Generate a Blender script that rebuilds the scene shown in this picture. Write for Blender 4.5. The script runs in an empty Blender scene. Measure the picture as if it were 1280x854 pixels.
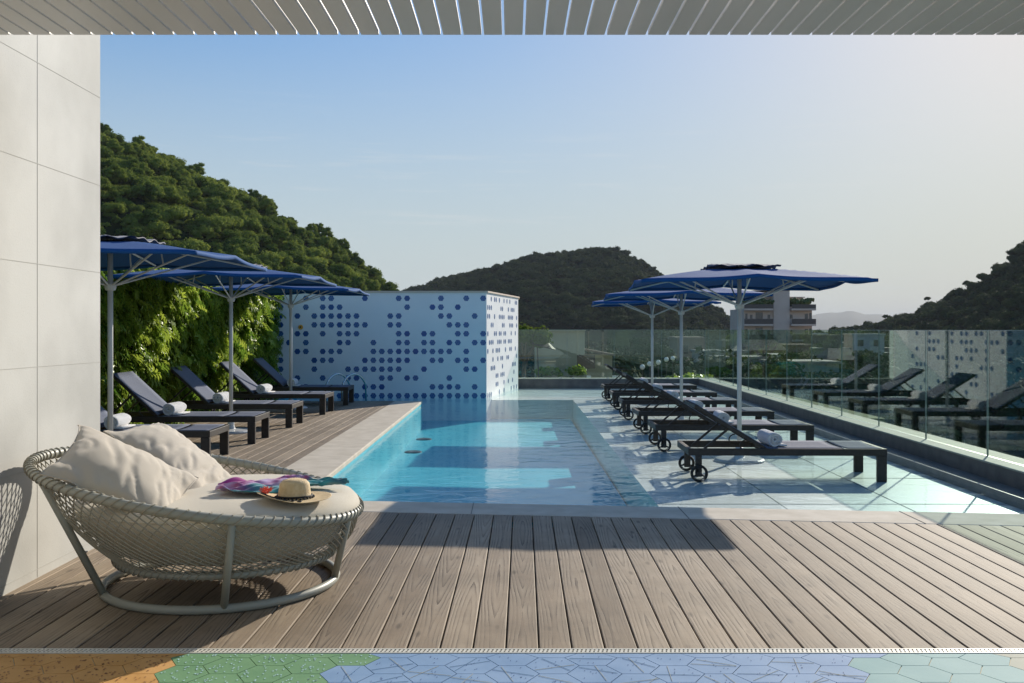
import bpy, math, random
import numpy as np
from mathutils import Vector, Matrix, noise
R = math.radians
random.seed(7)
rng = np.random.default_rng(7)
scene = bpy.context.scene
col = scene.collection

# ------------------------------------------------------------------ camera, sky, sun, exposure
F = 1220.0; EYE = 1.4; HZ = 412.0
cam_d = bpy.data.cameras.new('camera'); cam = bpy.data.objects.new('camera', cam_d); col.objects.link(cam)
cam.location = (0, 0, EYE); cam.rotation_euler = (R(90), 0, 0)
cam_d.sensor_width = 36; cam_d.lens = 36*F/1280; cam_d.shift_y = -15/1280
cam_d.clip_start = 0.05; cam_d.clip_end = 20000
scene.camera = cam
SUN_EL, SUN_AZ = 22.7, 31.3            # azimuth measured from +Y towards +X
w = bpy.data.worlds.new('World'); scene.world = w; w.use_nodes = True
wn = w.node_tree.nodes; wl = w.node_tree.links
bg = wn['Background']
sky = wn.new('ShaderNodeTexSky'); sky.sky_type = 'NISHITA'; sky.sun_disc = False
sky.sun_elevation = R(SUN_EL); sky.sun_rotation = R(SUN_AZ)
sky.altitude = 50; sky.air_density = 1.0; sky.dust_density = .8; sky.ozone_density = 3.0
# thin high cloud streaks low in the sky
tc = wn.new('ShaderNodeTexCoord'); mp = wn.new('ShaderNodeMapping'); mp.inputs['Scale'].default_value = (2.2, 2.2, 38)
nz = wn.new('ShaderNodeTexNoise'); nz.inputs['Scale'].default_value = 2.9; nz.inputs['Detail'].default_value = 6; nz.inputs['Roughness'].default_value = .62
cr = wn.new('ShaderNodeValToRGB'); cr.color_ramp.elements[0].position = .57; cr.color_ramp.elements[1].position = .80
cr.color_ramp.elements[1].color = (.4, .4, .4, 1)
sx = wn.new('ShaderNodeSeparateXYZ'); mr = wn.new('ShaderNodeMapRange')
mr.inputs['From Min'].default_value = .24; mr.inputs['From Max'].default_value = .12
mx = wn.new('ShaderNodeMath'); mx.operation = 'MULTIPLY'
mixc = wn.new('ShaderNodeMix'); mixc.data_type = 'RGBA'
wl.new(tc.outputs['Generated'], mp.inputs['Vector']); wl.new(mp.outputs['Vector'], nz.inputs['Vector'])
wl.new(nz.outputs['Fac'], cr.inputs['Fac']); wl.new(tc.outputs['Generated'], sx.inputs[0]); wl.new(sx.outputs['Z'], mr.inputs['Value'])
wl.new(cr.outputs['Color'], mx.inputs[0]); wl.new(mr.outputs['Result'], mx.inputs[1])
wl.new(mx.outputs[0], mixc.inputs['Factor']); wl.new(sky.outputs['Color'], mixc.inputs['A'])
mixc.inputs['B'].default_value = (20.0, 19.6, 19.0, 1)
# the sky's own highlights rolled off around the sun: c / (1 + k * luminance)
lum = wn.new('ShaderNodeRGBToBW'); kk = wn.new('ShaderNodeMath'); kk.operation = 'MULTIPLY_ADD'; kk.inputs[1].default_value = .22; kk.inputs[2].default_value = 1.0
dv = wn.new('ShaderNodeVectorMath'); dv.operation = 'DIVIDE'; cbn = wn.new('ShaderNodeCombineXYZ')
# a thin pale veil of high haze, thickest towards the horizon
veil = wn.new('ShaderNodeMix'); veil.data_type = 'RGBA'; vr = wn.new('ShaderNodeMapRange'); vr.interpolation_type = 'SMOOTHSTEP'
vr.inputs['From Min'].default_value = .34; vr.inputs['From Max'].default_value = .0; vr.inputs['To Max'].default_value = .9
wl.new(sx.outputs['Z'], vr.inputs['Value']); wl.new(vr.outputs['Result'], veil.inputs['Factor'])
wl.new(mixc.outputs['Result'], veil.inputs['A']); veil.inputs['B'].default_value = (6.6, 7.3, 7.6, 1)
wl.new(veil.outputs['Result'], lum.inputs[0]); wl.new(lum.outputs[0], kk.inputs[0])
for i_ in range(3): wl.new(kk.outputs[0], cbn.inputs[i_])
wl.new(veil.outputs['Result'], dv.inputs[0]); wl.new(cbn.outputs[0], dv.inputs[1])
hsv = wn.new('ShaderNodeHueSaturation'); hsv.inputs['Saturation'].default_value = 1.22
wl.new(dv.outputs[0], hsv.inputs['Color']); wl.new(hsv.outputs[0], bg.inputs['Color'])
bg.inputs['Strength'].default_value = 0.148
sd = bpy.data.lights.new('sun', 'SUN'); sun = bpy.data.objects.new('sun', sd); col.objects.link(sun)
sd.energy = 3.7; sd.angle = R(0.53); sd.color = (1.0, .91, .78)
sv = Vector((math.sin(R(SUN_AZ))*math.cos(R(SUN_EL)), math.cos(R(SUN_AZ))*math.cos(R(SUN_EL)), math.sin(R(SUN_EL))))
sun.rotation_euler = sv.to_track_quat('Z', 'Y').to_euler(); sun.location = sv*60
scene.view_settings.view_transform = 'Standard'; scene.view_settings.look = 'None'
scene.view_settings.gamma = 1; scene.view_settings.exposure = 0.62
scene.render.engine = 'CYCLES'
scene.cycles.max_bounces = 8; scene.cycles.transparent_max_bounces = 24
scene.cycles.volume_bounces = 0

def at(px, py, z=0.0):
    D = F*(EYE-z)/(py-HZ); return ((px-640)/F*D, D, z)

# ------------------------------------------------------------------ materials
def new_mat(name):
    m = bpy.data.materials.new(name); m.use_nodes = True
    nt = m.node_tree; return m, nt.nodes, nt.links, nt.nodes['Principled BSDF']

def mat(name, c, rough=.6, c2=None, scale=8, bump=0, bscale=60, metal=0, spec=.5, detail=4, stretch=(1,1,1), coords='Object', contrast=(.35,.65)):
    m, n, l, p = new_mat(name)
    p.inputs['Base Color'].default_value = (*c, 1); p.inputs['Roughness'].default_value = rough
    p.inputs['Metallic'].default_value = metal; p.inputs['Specular IOR Level'].default_value = spec
    t = n.new('ShaderNodeTexCoord'); mpp = n.new('ShaderNodeMapping'); mpp.inputs['Scale'].default_value = stretch
    l.new(t.outputs[coords], mpp.inputs['Vector'])
    if c2:
        a = n.new('ShaderNodeTexNoise'); a.inputs['Scale'].default_value = scale; a.inputs['Detail'].default_value = detail
        l.new(mpp.outputs['Vector'], a.inputs['Vector'])
        r_ = n.new('ShaderNodeMapRange'); r_.inputs['From Min'].default_value = contrast[0]; r_.inputs['From Max'].default_value = contrast[1]
        l.new(a.outputs['Fac'], r_.inputs['Value'])
        x = n.new('ShaderNodeMix'); x.data_type = 'RGBA'; x.inputs['A'].default_value = (*c, 1); x.inputs['B'].default_value = (*c2, 1)
        l.new(r_.outputs['Result'], x.inputs['Factor']); l.new(x.outputs['Result'], p.inputs['Base Color'])
    if bump:
        b = n.new('ShaderNodeTexNoise'); b.inputs['Scale'].default_value = bscale; b.inputs['Detail'].default_value = 4
        l.new(mpp.outputs['Vector'], b.inputs['Vector'])
        bb = n.new('ShaderNodeBump'); bb.inputs['Strength'].default_value = bump; bb.inputs['Distance'].default_value = .01
        l.new(b.outputs['Fac'], bb.inputs['Height']); l.new(bb.outputs['Normal'], p.inputs['Normal'])
    return m

def math_node(n, l, op, a, b=None):
    q = n.new('ShaderNodeMath'); q.operation = op
    for i, v in enumerate((a, b)):
        if v is None: continue
        if isinstance(v, (int, float)): q.inputs[i].default_value = v
        else: l.new(v, q.inputs[i])
    return q.outputs[0]

def wood_mat(name, base, dark, worn):
    """board deck: UV u = across board in metres, v = along in metres; attribute rnd = per-board random"""
    m, n, l, p = new_mat(name)
    uv = n.new('ShaderNodeUVMap'); uv.uv_map = 'uv'
    at_ = n.new('ShaderNodeAttribute'); at_.attribute_name = 'rnd'
    s = n.new('ShaderNodeSeparateXYZ'); l.new(uv.outputs[0], s.inputs[0])
    u, v = s.outputs['X'], s.outputs['Y']; rnd = at_.outputs['Fac']
    cb = n.new('ShaderNodeCombineXYZ')
    l.new(math_node(n, l, 'MULTIPLY', u, .8), cb.inputs[0]); l.new(math_node(n, l, 'MULTIPLY', v, .42), cb.inputs[1]); l.new(math_node(n, l, 'MULTIPLY', rnd, 91), cb.inputs[2])
    n1 = n.new('ShaderNodeTexNoise'); n1.inputs['Scale'].default_value = 1.0; n1.inputs['Detail'].default_value = .6; l.new(cb.outputs[0], n1.inputs['Vector'])
    # u squared, off-centre heart
    uo = math_node(n, l, 'SUBTRACT', u, math_node(n, l, 'MULTIPLY', math_node(n, l, 'SUBTRACT', rnd, .5), .05))
    u2 = math_node(n, l, 'MULTIPLY', math_node(n, l, 'POWER', math_node(n, l, 'ABSOLUTE', uo), 1.35), 120.0)
    val = math_node(n, l, 'ADD', u2, math_node(n, l, 'MULTIPLY', n1.outputs['Fac'], 14.0))
    cb2 = n.new('ShaderNodeCombineXYZ'); l.new(math_node(n, l, 'MULTIPLY', u, 60), cb2.inputs[0]); l.new(math_node(n, l, 'MULTIPLY', v, 5), cb2.inputs[1]); l.new(math_node(n, l, 'MULTIPLY', rnd, 50), cb2.inputs[2])
    n2 = n.new('ShaderNodeTexNoise'); n2.inputs['Scale'].default_value = 1; n2.inputs['Detail'].default_value = 4; l.new(cb2.outputs[0], n2.inputs['Vector'])
    val = math_node(n, l, 'ADD', val, math_node(n, l, 'MULTIPLY', n2.outputs['Fac'], .5))
    fr = math_node(n, l, 'FRACT', val)
    ring = math_node(n, l, 'POWER', fr, 3.2)
    cb3 = n.new('ShaderNodeCombineXYZ'); l.new(math_node(n, l, 'MULTIPLY', u, 14), cb3.inputs[0]); l.new(math_node(n, l, 'MULTIPLY', v, 3.5), cb3.inputs[1]); l.new(math_node(n, l, 'MULTIPLY', rnd, 33), cb3.inputs[2])
    n3 = n.new('ShaderNodeTexNoise'); n3.inputs['Scale'].default_value = 1; n3.inputs['Detail'].default_value = 5; l.new(cb3.outputs[0], n3.inputs['Vector'])
    m3 = n.new('ShaderNodeMapRange'); m3.inputs['From Min'].default_value = .38; m3.inputs['From Max'].default_value = .62; l.new(n3.outputs['Fac'], m3.inputs['Value'])
    rs = math_node(n, l, 'MULTIPLY', ring, math_node(n, l, 'ADD', math_node(n, l, 'MULTIPLY', m3.outputs[0], .85), .12))
    x1 = n.new('ShaderNodeMix'); x1.data_type = 'RGBA'; x1.inputs['A'].default_value = (*base, 1); x1.inputs['B'].default_value = (*worn, 1)
    l.new(math_node(n, l, 'MULTIPLY', math_node(n, l, 'ADD', m3.outputs[0], rnd), .5), x1.inputs['Factor'])
    x2 = n.new('ShaderNodeMix'); x2.data_type = 'RGBA'; l.new(x1.outputs['Result'], x2.inputs['A']); x2.inputs['B'].default_value = (*dark, 1)
    l.new(rs, x2.inputs['Factor'])
    tco = n.new('ShaderNodeTexCoord'); st = n.new('ShaderNodeTexNoise'); st.inputs['Scale'].default_value = 1.7; st.inputs['Detail'].default_value = 7; st.inputs['Roughness'].default_value = .65
    l.new(tco.outputs['Object'], st.inputs['Vector']); sr = n.new('ShaderNodeMapRange'); sr.inputs['From Min'].default_value = .40; sr.inputs['From Max'].default_value = .66
    sr.inputs['To Min'].default_value = 1.08; sr.inputs['To Max'].default_value = .80; l.new(st.outputs['Fac'], sr.inputs['Value'])
    vo = n.new('ShaderNodeTexVoronoi'); vo.inputs['Scale'].default_value = 1.0; cb4 = n.new('ShaderNodeCombineXYZ'); l.new(math_node(n, l, 'MULTIPLY', u, 9), cb4.inputs[0]); l.new(math_node(n, l, 'MULTIPLY', v, 2.6), cb4.inputs[1]); l.new(math_node(n, l, 'MULTIPLY', rnd, 77), cb4.inputs[2]); l.new(cb4.outputs[0], vo.inputs['Vector'])
    kr = n.new('ShaderNodeMapRange'); kr.inputs['From Min'].default_value = .06; kr.inputs['From Max'].default_value = .16; kr.inputs['To Min'].default_value = .55; l.new(vo.outputs['Distance'], kr.inputs['Value'])
    sc_ = n.new('ShaderNodeVectorMath'); sc_.operation = 'SCALE'; l.new(x2.outputs['Result'], sc_.inputs[0]); l.new(math_node(n, l, 'MULTIPLY', sr.outputs[0], kr.outputs[0]), sc_.inputs['Scale'])
    hv = n.new('ShaderNodeHueSaturation'); l.new(sc_.outputs[0], hv.inputs['Color'])
    l.new(math_node(n, l, 'ADD', math_node(n, l, 'MULTIPLY', rnd, .34), .83), hv.inputs['Value'])
    l.new(hv.outputs['Color'], p.inputs['Base Color']); p.inputs['Roughness'].default_value = .72; p.inputs['Specular IOR Level'].default_value = .3
    bb = n.new('ShaderNodeBump'); bb.inputs['Strength'].default_value = .35; bb.inputs['Distance'].default_value = .003
    l.new(math_node(n, l, 'SUBTRACT', n2.outputs['Fac'], math_node(n, l, 'MULTIPLY', ring, .5)), bb.inputs['Height']); l.new(bb.outputs['Normal'], p.inputs['Normal'])
    return m

def fabric_mat(name, c, rough=.85, sheen=.3, bump=.25, bs=400, c2=None, transl=0.0):
    m = mat(name, c, rough, c2=c2, scale=5, bump=bump, bscale=bs)
    p = m.node_tree.nodes['Principled BSDF']; p.inputs['Sheen Weight'].default_value = sheen
    if transl:
        n, l = m.node_tree.nodes, m.node_tree.links
        t = n.new('ShaderNodeBsdfTranslucent'); t.inputs['Color'].default_value = (*c, 1)
        x = n.new('ShaderNodeMixShader'); x.inputs[0].default_value = transl
        l.new(p.outputs[0], x.inputs[1]); l.new(t.outputs[0], x.inputs[2]); l.new(x.outputs[0], n['Material Output'].inputs['Surface'])
    return m

def leaf_mat(name, c, c2, rough=.8, transl=.3, nscale=.35, spec=.03, objrand=True, tc_col=None):
    m, n, l, p = new_mat(name)
    t = n.new('ShaderNodeTexCoord'); oi = n.new('ShaderNodeObjectInfo')
    at_ = n.new('ShaderNodeAttribute'); at_.attribute_name = 'rnd'
    f = at_.outputs['Fac']
    if objrand:
        f = math_node(n, l, 'MULTIPLY', math_node(n, l, 'ADD', math_node(n, l, 'MULTIPLY', at_.outputs['Fac'], .8), math_node(n, l, 'MULTIPLY', oi.outputs['Random'], 1.2)), .5)
    x = n.new('ShaderNodeMix'); x.data_type = 'RGBA'; x.inputs['A'].default_value = (*c, 1); x.inputs['B'].default_value = (*c2, 1)
    l.new(f, x.inputs['Factor']); l.new(x.outputs['Result'], p.inputs['Base Color'])
    p.inputs['Roughness'].default_value = rough; p.inputs['Specular IOR Level'].default_value = spec
    tr = n.new('ShaderNodeBsdfTranslucent'); mm = n.new('ShaderNodeMixShader'); mm.inputs[0].default_value = transl
    hv = n.new('ShaderNodeHueSaturation'); hv.inputs['Value'].default_value = 1.5; hv.inputs['Hue'].default_value = .49
    l.new(x.outputs['Result'], hv.inputs['Color']); l.new(hv.outputs['Color'], tr.inputs['Color'])
    l.new(p.outputs[0], mm.inputs[1]); l.new(tr.outputs[0], mm.inputs[2]); l.new(mm.outputs[0], n['Material Output'].inputs['Surface'])
    return m

def clear_mat(name, tint, ior=1.45, rough=0.0, bump=None, gl=(1,1,1), gmax=1.0):
    m, n, l, p = new_mat(name); n.remove(p)
    tr = n.new('ShaderNodeBsdfTransparent'); tr.inputs['Color'].default_value = (*tint, 1)
    g = n.new('ShaderNodeBsdfGlossy'); g.inputs['Roughness'].default_value = rough; g.inputs['Color'].default_value = (*gl, 1)
    # Schlick reflectance, the same from both sides (the plain Fresnel node blocks light leaving the back of a thin pane)
    f0 = ((ior-1)/(ior+1))**2
    lw = n.new('ShaderNodeLayerWeight'); lw.inputs['Blend'].default_value = .5
    fr = math_node(n, l, 'ADD', math_node(n, l, 'MULTIPLY', math_node(n, l, 'POWER', lw.outputs['Facing'], 5.0), (1-f0)*gmax), f0)
    x = n.new('ShaderNodeMixShader'); l.new(fr, x.inputs[0]); l.new(tr.outputs[0], x.inputs[1]); l.new(g.outputs[0], x.inputs[2])
    l.new(x.outputs[0], n['Material Output'].inputs['Surface'])
    if bump:
        t = n.new('ShaderNodeTexCoord'); mpp = n.new('ShaderNodeMapping'); mpp.inputs['Scale'].default_value = (1, 1.4, 1)
        l.new(t.outputs['Object'], mpp.inputs['Vector'])
        a = n.new('ShaderNodeTexNoise'); a.inputs['Scale'].default_value = 2.6; a.inputs['Detail'].default_value = 3.5; a.inputs['Roughness'].default_value = .55; a.inputs['Distortion'].default_value = .6
        l.new(mpp.outputs['Vector'], a.inputs['Vector'])
        b = n.new('ShaderNodeBump'); b.inputs['Strength'].default_value = 1; b.inputs['Distance'].default_value = bump
        l.new(a.outputs['Fac'], b.inputs['Height']); l.new(b.outputs['Normal'], g.inputs['Normal']); l.new(b.outputs['Normal'], lw.inputs['Normal'])
    return m

M = {}
M['deck'] = wood_mat('weathered_deck_wood', (.262, .200, .138), (.060, .040, .026), (.345, .28, .205))
M['under'] = mat('under_deck', (.02, .018, .015), .9)
M['coping'] = mat('coping_stone', (.54, .475, .375), .8, (.64, .57, .465), 5, .15, 90, spec=.15)
M['pool'] = mat('pool_tile', (.025, .43, .53), .45, (.05, .50, .60), 2.5)
M['shelf'] = mat('shelf_stone', (.66, .63, .57), .45, (.74, .71, .65), 1.2, .05, 40)
M['kerb'] = mat('kerb_stone', (.10, .09, .085), .6, (.16, .145, .13), 6, .2, 60, contrast=(.3,.7))
M['kerbtop'] = mat('kerb_cap', (.36, .36, .29), .75, (.44, .44, .36), 4, spec=.2)
M['gutter'] = mat('gutter_stone', (.16, .15, .14), .35, (.22, .2, .18), 7)
M['water'] = clear_mat('pool_water', (.90, .975, .985), 1.33, 0.012, bump=.009, gmax=.5)
M['glass'] = clear_mat('fence_glass', (.86, .935, .90), 1.6, 0.0, gl=(.92, .97, .95))
M['glassedge'] = mat('glass_edge', (.22, .30, .26), .2, spec=.6)
M['concrete'] = mat('fair_faced_concrete', (.435, .435, .41), .75, (.565, .565, .535), 1.3, .08, 90, detail=12, contrast=(.36,.62), coords='Object')
M['groove'] = mat('joint_groove', (.22, .2, .17), .9)
M['white'] = mat('white_render', (.76, .78, .80), .5, (.82, .83, .84), 1.5)
M['cap'] = mat('wall_cap', (.62, .50, .40), .6)
M['hexn'] = mat('navy_tile', (.012, .085, .29), .3)
M['hexm'] = mat('blue_tile', (.20, .36, .56), .3)
M['hexl'] = mat('glare_blue_tile', (.16, .24, .40), .3)  # lighter blue with sun glare painted into the colour; assigned to no mesh
M['slat'] = mat('canopy_aluminium', (.60, .59, .56), .45, (.68, .66, .63), 3, stretch=(1, .2, 1))
M['steel'] = mat('brushed_steel', (.6, .6, .58), .25, metal=1)
M['grate'] = mat('grate_steel', (.72, .70, .62), .5)
M['dark'] = mat('dark_bronze_frame', (.024, .018, .015), .5, (.036, .028, .023), 30)
M['sling'] = fabric_mat('charcoal_sling', (.150, .170, .225), .85, 0, .3, 700); M['sling'].node_tree.nodes['Principled BSDF'].inputs['Specular IOR Level'].default_value = .15
M['rubber'] = mat('rubber', (.015, .015, .015), .7)
M['towel'] = fabric_mat('white_towel', (.80, .80, .80), .95, .4, .9, 260)
M['canopy'] = fabric_mat('navy_canopy', (.014, .088, .27), .8, .03, .15, 500, transl=.03)
M['canopy'].node_tree.nodes['Principled BSDF'].inputs['Specular IOR Level'].default_value = .2
M['vent'] = fabric_mat('dark_navy_vent', (.006, .012, .05), .6, .3, .15, 500)
M['pole'] = mat('pale_grey_pole', (.56, .57, .56), .35)
M['day'] = mat('daybed_tube', (.34, .345, .295), .45)
M['rope'] = fabric_mat('daybed_cord', (.36, .335, .265), .85, .1, .3, 500)
M['cush'] = fabric_mat('beige_seat_fabric', (.56, .51, .41), .85, .2, .2, 600)
M['pillow'] = fabric_mat('beige_pillow_fabric', (.52, .465, .385), .85, .2, .2, 600)
M['straw'] = mat('straw', (.62, .46, .25), .75, (.72, .56, .33), 40, .4, 200)
M['black'] = mat('black_trim', (.01, .01, .012), .7)
M['red'] = mat('coral_tassel', (.75, .10, .05), .7)
M['orange'] = mat('orange_enamel', (.80, .36, .03), .5)
M['bark'] = mat('bark', (.09, .065, .045), .9, (.14, .11, .08), 6, .5, 20)
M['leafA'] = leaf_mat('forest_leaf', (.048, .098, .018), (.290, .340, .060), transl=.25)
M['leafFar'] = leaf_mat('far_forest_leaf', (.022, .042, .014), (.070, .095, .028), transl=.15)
M['leafH'] = leaf_mat('philodendron_leaf', (.060, .155, .018), (.40, .50, .07), rough=.35, transl=.35, objrand=False, spec=.25)
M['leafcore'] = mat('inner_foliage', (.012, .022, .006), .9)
M['hillsoil'] = mat('hill_undergrowth', (.018, .030, .010), 1.0, (.030, .045, .014), .2, spec=0)
M['rock'] = mat('bare_rock', (.10, .085, .075), .9, (.17, .145, .125), .05)
M['ground'] = mat('valley_ground', (.045, .055, .03), .95, (.07, .075, .05), .03)
M['farhill'] = mat('far_mountain', (.07, .08, .06), .95)
M['bwall'] = mat('painted_wall', (.60, .475, .385), .8, (.66, .53, .44), .5)
M['bwin'] = mat('window_glass_dark', (.03, .03, .035), .15, spec=.8)
M['brail'] = mat('balcony_dark', (.11, .085, .07), .6)
M['planter'] = mat('roof_plants', (.05, .09, .02), .9, (.12, .13, .04), 2)
M['tan'] = mat('tan_plaster', (.40, .34, .24), .9, (.48, .41, .29), 1)
M['rooftile'] = mat('clay_roof', (.17, .115, .085), .8, (.22, .16, .12), 1)
M['lawn'] = mat('garden_grass', (.07, .11, .03), .95, (.12, .16, .05), 1.5)
M['mwhite'] = mat('white_paint', (.72, .72, .68), .6)

# ------------------------------------------------------------------ mesh helpers
class MB:
    def __init__(s): s.v = []; s.f = []; s.m = []; s.uv = None
    def add(s, vs, fs, mi=0):
        o = len(s.v); s.v.extend([tuple(p) for p in vs]); s.f.extend([tuple(i+o for i in f) for f in fs]); s.m.extend([mi]*len(fs)); return s
    def box(s, x0, x1, y0, y1, z0, z1, mi=0, mat4=None):
        vs = [Vector(p) for p in ((x0,y0,z0),(x1,y0,z0),(x1,y1,z0),(x0,y1,z0),(x0,y0,z1),(x1,y0,z1),(x1,y1,z1),(x0,y1,z1))]
        if mat4: vs = [mat4 @ p for p in vs]
        return s.add(vs, [(0,3,2,1),(4,5,6,7),(0,1,5,4),(1,2,6,5),(2,3,7,6),(3,0,4,7)], mi)
    def prism(s, pts, z0, z1, mi=0):
        n = len(pts); vs = [(x, y, z0) for x, y in pts]+[(x, y, z1) for x, y in pts]
        a = sum(pts[i][0]*pts[(i+1)%n][1]-pts[(i+1)%n][0]*pts[i][1] for i in range(n))
        idx = list(range(n))
        top = tuple(i+n for i in idx); bot = tuple(reversed(idx))
        fs = [top, bot]+[(i, (i+1)%n, (i+1)%n+n, i+n) for i in idx]
        if a < 0: fs = [tuple(reversed(f)) for f in fs]
        return s.add(vs, fs, mi)
    def tube(s, pts, r, seg=8, closed=False, mi=0, cap=True):
        pts = [Vector(p) for p in pts]; n = len(pts); rs = r if isinstance(r, (list, tuple)) else [r]*n
        o = len(s.v); up = None
        for i, p in enumerate(pts):
            a = pts[(i-1) % n] if (closed or i > 0) else p; b = pts[(i+1) % n] if (closed or i < n-1) else p
            t = (b-a).normalized()
            if up is None: up = Vector((0,0,1)) if abs(t.z) < .9 else Vector((1,0,0))
            x = t.cross(up).normalized(); y = x.cross(t).normalized(); up = y
            for k in range(seg):
                an = 2*math.pi*k/seg; s.v.append(tuple(p+(x*math.cos(an)+y*math.sin(an))*rs[i]))
        m_ = n if closed else n-1
        for i in range(m_):
            for k in range(seg):
                a = o+i*seg+k; b = o+i*seg+(k+1)%seg; c = o+((i+1)%n)*seg+(k+1)%seg; d = o+((i+1)%n)*seg+k
                s.f.append((a,b,c,d)); s.m.append(mi)
        if cap and not closed:
            s.f.append(tuple(o+k for k in reversed(range(seg)))); s.m.append(mi)
            s.f.append(tuple(o+(n-1)*seg+k for k in range(seg))); s.m.append(mi)
        return s
    def bar(s, a, b, w_, h_, mi=0):
        """rectangular bar from a to b, w across, h in the 'up' direction"""
        a, b = Vector(a), Vector(b); t = (b-a).normalized(); up = Vector((0,0,1)) if abs(t.z) < .95 else Vector((0,1,0))
        x = t.cross(up).normalized(); y = x.cross(t).normalized()
        vs = []
        for p in (a, b):
            for sx_, sy_ in ((-1,-1),(1,-1),(1,1),(-1,1)): vs.append(p+x*sx_*w_/2+y*sy_*h_/2)
        return s.add(vs, [(0,3,2,1),(4,5,6,7),(0,1,5,4),(1,2,6,5),(2,3,7,6),(3,0,4,7)], mi)
    def lathe(s, prof, seg=24, c=(0,0,0), mi=0, axis='z', mat4=None):
        o = len(s.v); n = len(prof)
        for r_, z_ in prof:
            for k in range(seg):
                an = 2*math.pi*k/seg
                p = Vector((r_*math.cos(an), r_*math.sin(an), z_))
                if axis == 'y': p = Vector((p.x, p.z, p.y))
                if mat4: p = mat4 @ p
                s.v.append((p.x+c[0], p.y+c[1], p.z+c[2]))
        for i in range(n-1):
            for k in range(seg):
                s.f.append((o+i*seg+k, o+i*seg+(k+1)%seg, o+(i+1)*seg+(k+1)%seg, o+(i+1)*seg+k)); s.m.append(mi)
        s.f.append(tuple(o+k for k in reversed(range(seg)))); s.m.append(mi)
        s.f.append(tuple(o+(n-1)*seg+k for k in range(seg))); s.m.append(mi)
        return s
    def build(s, name, mats, parent=None, smooth=False, bevel=0, loc=None, sub=0, kind=None, recenter=False):
        me = bpy.data.meshes.new(name); v = s.v
        if recenter:
            c = loc; v = [(a-c[0], b-c[1], d-c[2]) for a, b, d in v]
        me.from_pydata(v, [], s.f); me.validate()
        if not isinstance(mats, (list, tuple)): mats = [mats]
        for mm in mats: me.materials.append(mm)
        if len(mats) > 1 and len(me.polygons) == len(s.m): me.polygons.foreach_set('material_index', s.m)
        if smooth: me.polygons.foreach_set('use_smooth', [True]*len(me.polygons))
        o = bpy.data.objects.new(name, me); col.objects.link(o)
        if loc: o.location = loc
        if parent: o.parent = parent
        if bevel:
            b = o.modifiers.new('bevel', 'BEVEL'); b.width = bevel; b.segments = 2; b.limit_method = 'ANGLE'; b.angle_limit = R(40)
        if sub:
            b = o.modifiers.new('sub', 'SUBSURF'); b.levels = sub; b.render_levels = sub
        if kind: o['kind'] = kind
        return o

def np_mesh(name, V, Fq, mats, parent=None, rnd=None, smooth=False):
    """V (n,3) float array, Fq (m,k) int array"""
    me = bpy.data.meshes.new(name); k = Fq.shape[1]
    me.vertices.add(len(V)); me.vertices.foreach_set('co', V.astype(np.float32).ravel())
    me.loops.add(Fq.size); me.loops.foreach_set('vertex_index', Fq.astype(np.int32).ravel())
    me.polygons.add(len(Fq)); me.polygons.foreach_set('loop_start', np.arange(0, Fq.size, k, dtype=np.int32))
    if rnd is not None:
        a = me.attributes.new('rnd', 'FLOAT', 'FACE'); a.data.foreach_set('value', rnd.astype(np.float32))
    me.update(calc_edges=True)
    for mm in (mats if isinstance(mats, (list, tuple)) else [mats]): me.materials.append(mm)
    if smooth: me.polygons.foreach_set('use_smooth', [True]*len(me.polygons))
    o = bpy.data.objects.new(name, me)
    if parent != 'nolink': col.objects.link(o)
    if parent and parent != 'nolink': o.parent = parent
    return o

def empty(name, loc=(0,0,0), rz=0):
    o = bpy.data.objects.new(name, None); col.objects.link(o); o.location = loc; o.rotation_euler = (0,0,rz); o.empty_display_size = .1; return o
def tag(o, label=None, cat=None, group=None, kind=None):
    if label: o['label'] = label
    if cat: o['category'] = cat
    if group: o['group'] = group
    if kind: o['kind'] = kind
    return o
def copy_tree(o, parent=None):
    c = o.copy(); col.objects.link(c)
    if parent: c.parent = parent
    for ch in list(o.children): copy_tree(ch, c)
    return c

# ================================================================== SETTING
WZ = -.07; SZ = -.14; PZ = -.55
def near_in(x):  return 7.98-(x+1.21)*.111       # water edge of near coping
def near_out(x): return 7.50-(x+1.14)*.115       # deck edge of near coping
XL, XR = -1.76, 4.42                             # pool left edge, right gutter edge
def gx(D): return 4.80+(D-9.85)*.016             # glass line of the long fence
YB = 20.88                                       # tiled wall plane
CN = (-.545, YB); CF = (.155, 24.6)              # corner near / far of side wall
YF = 25.4                                        # far kerb face

# ground sheet
g = MB(); N = 40
xs = np.linspace(-6000, 6000, N); ys = np.linspace(-300, 9000, N)
for y in ys:
    for x in xs: g.v.append((x, y, -34))
for j in range(N-1):
    for i in range(N-1): g.f.append((j*N+i, j*N+i+1, (j+1)*N+i+1, (j+1)*N+i)); g.m.append(0)
g.build('ground', M['ground'], kind='structure')

# hotel building mass below the roof terrace
b = MB(); b.box(-7.5, 5.1, -6, 26.0, -33.9, -1.2)
tag(b.build('hotel_building', M['bwall']), 'plain pale hotel block carrying the roof terrace and pool', 'building')

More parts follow.
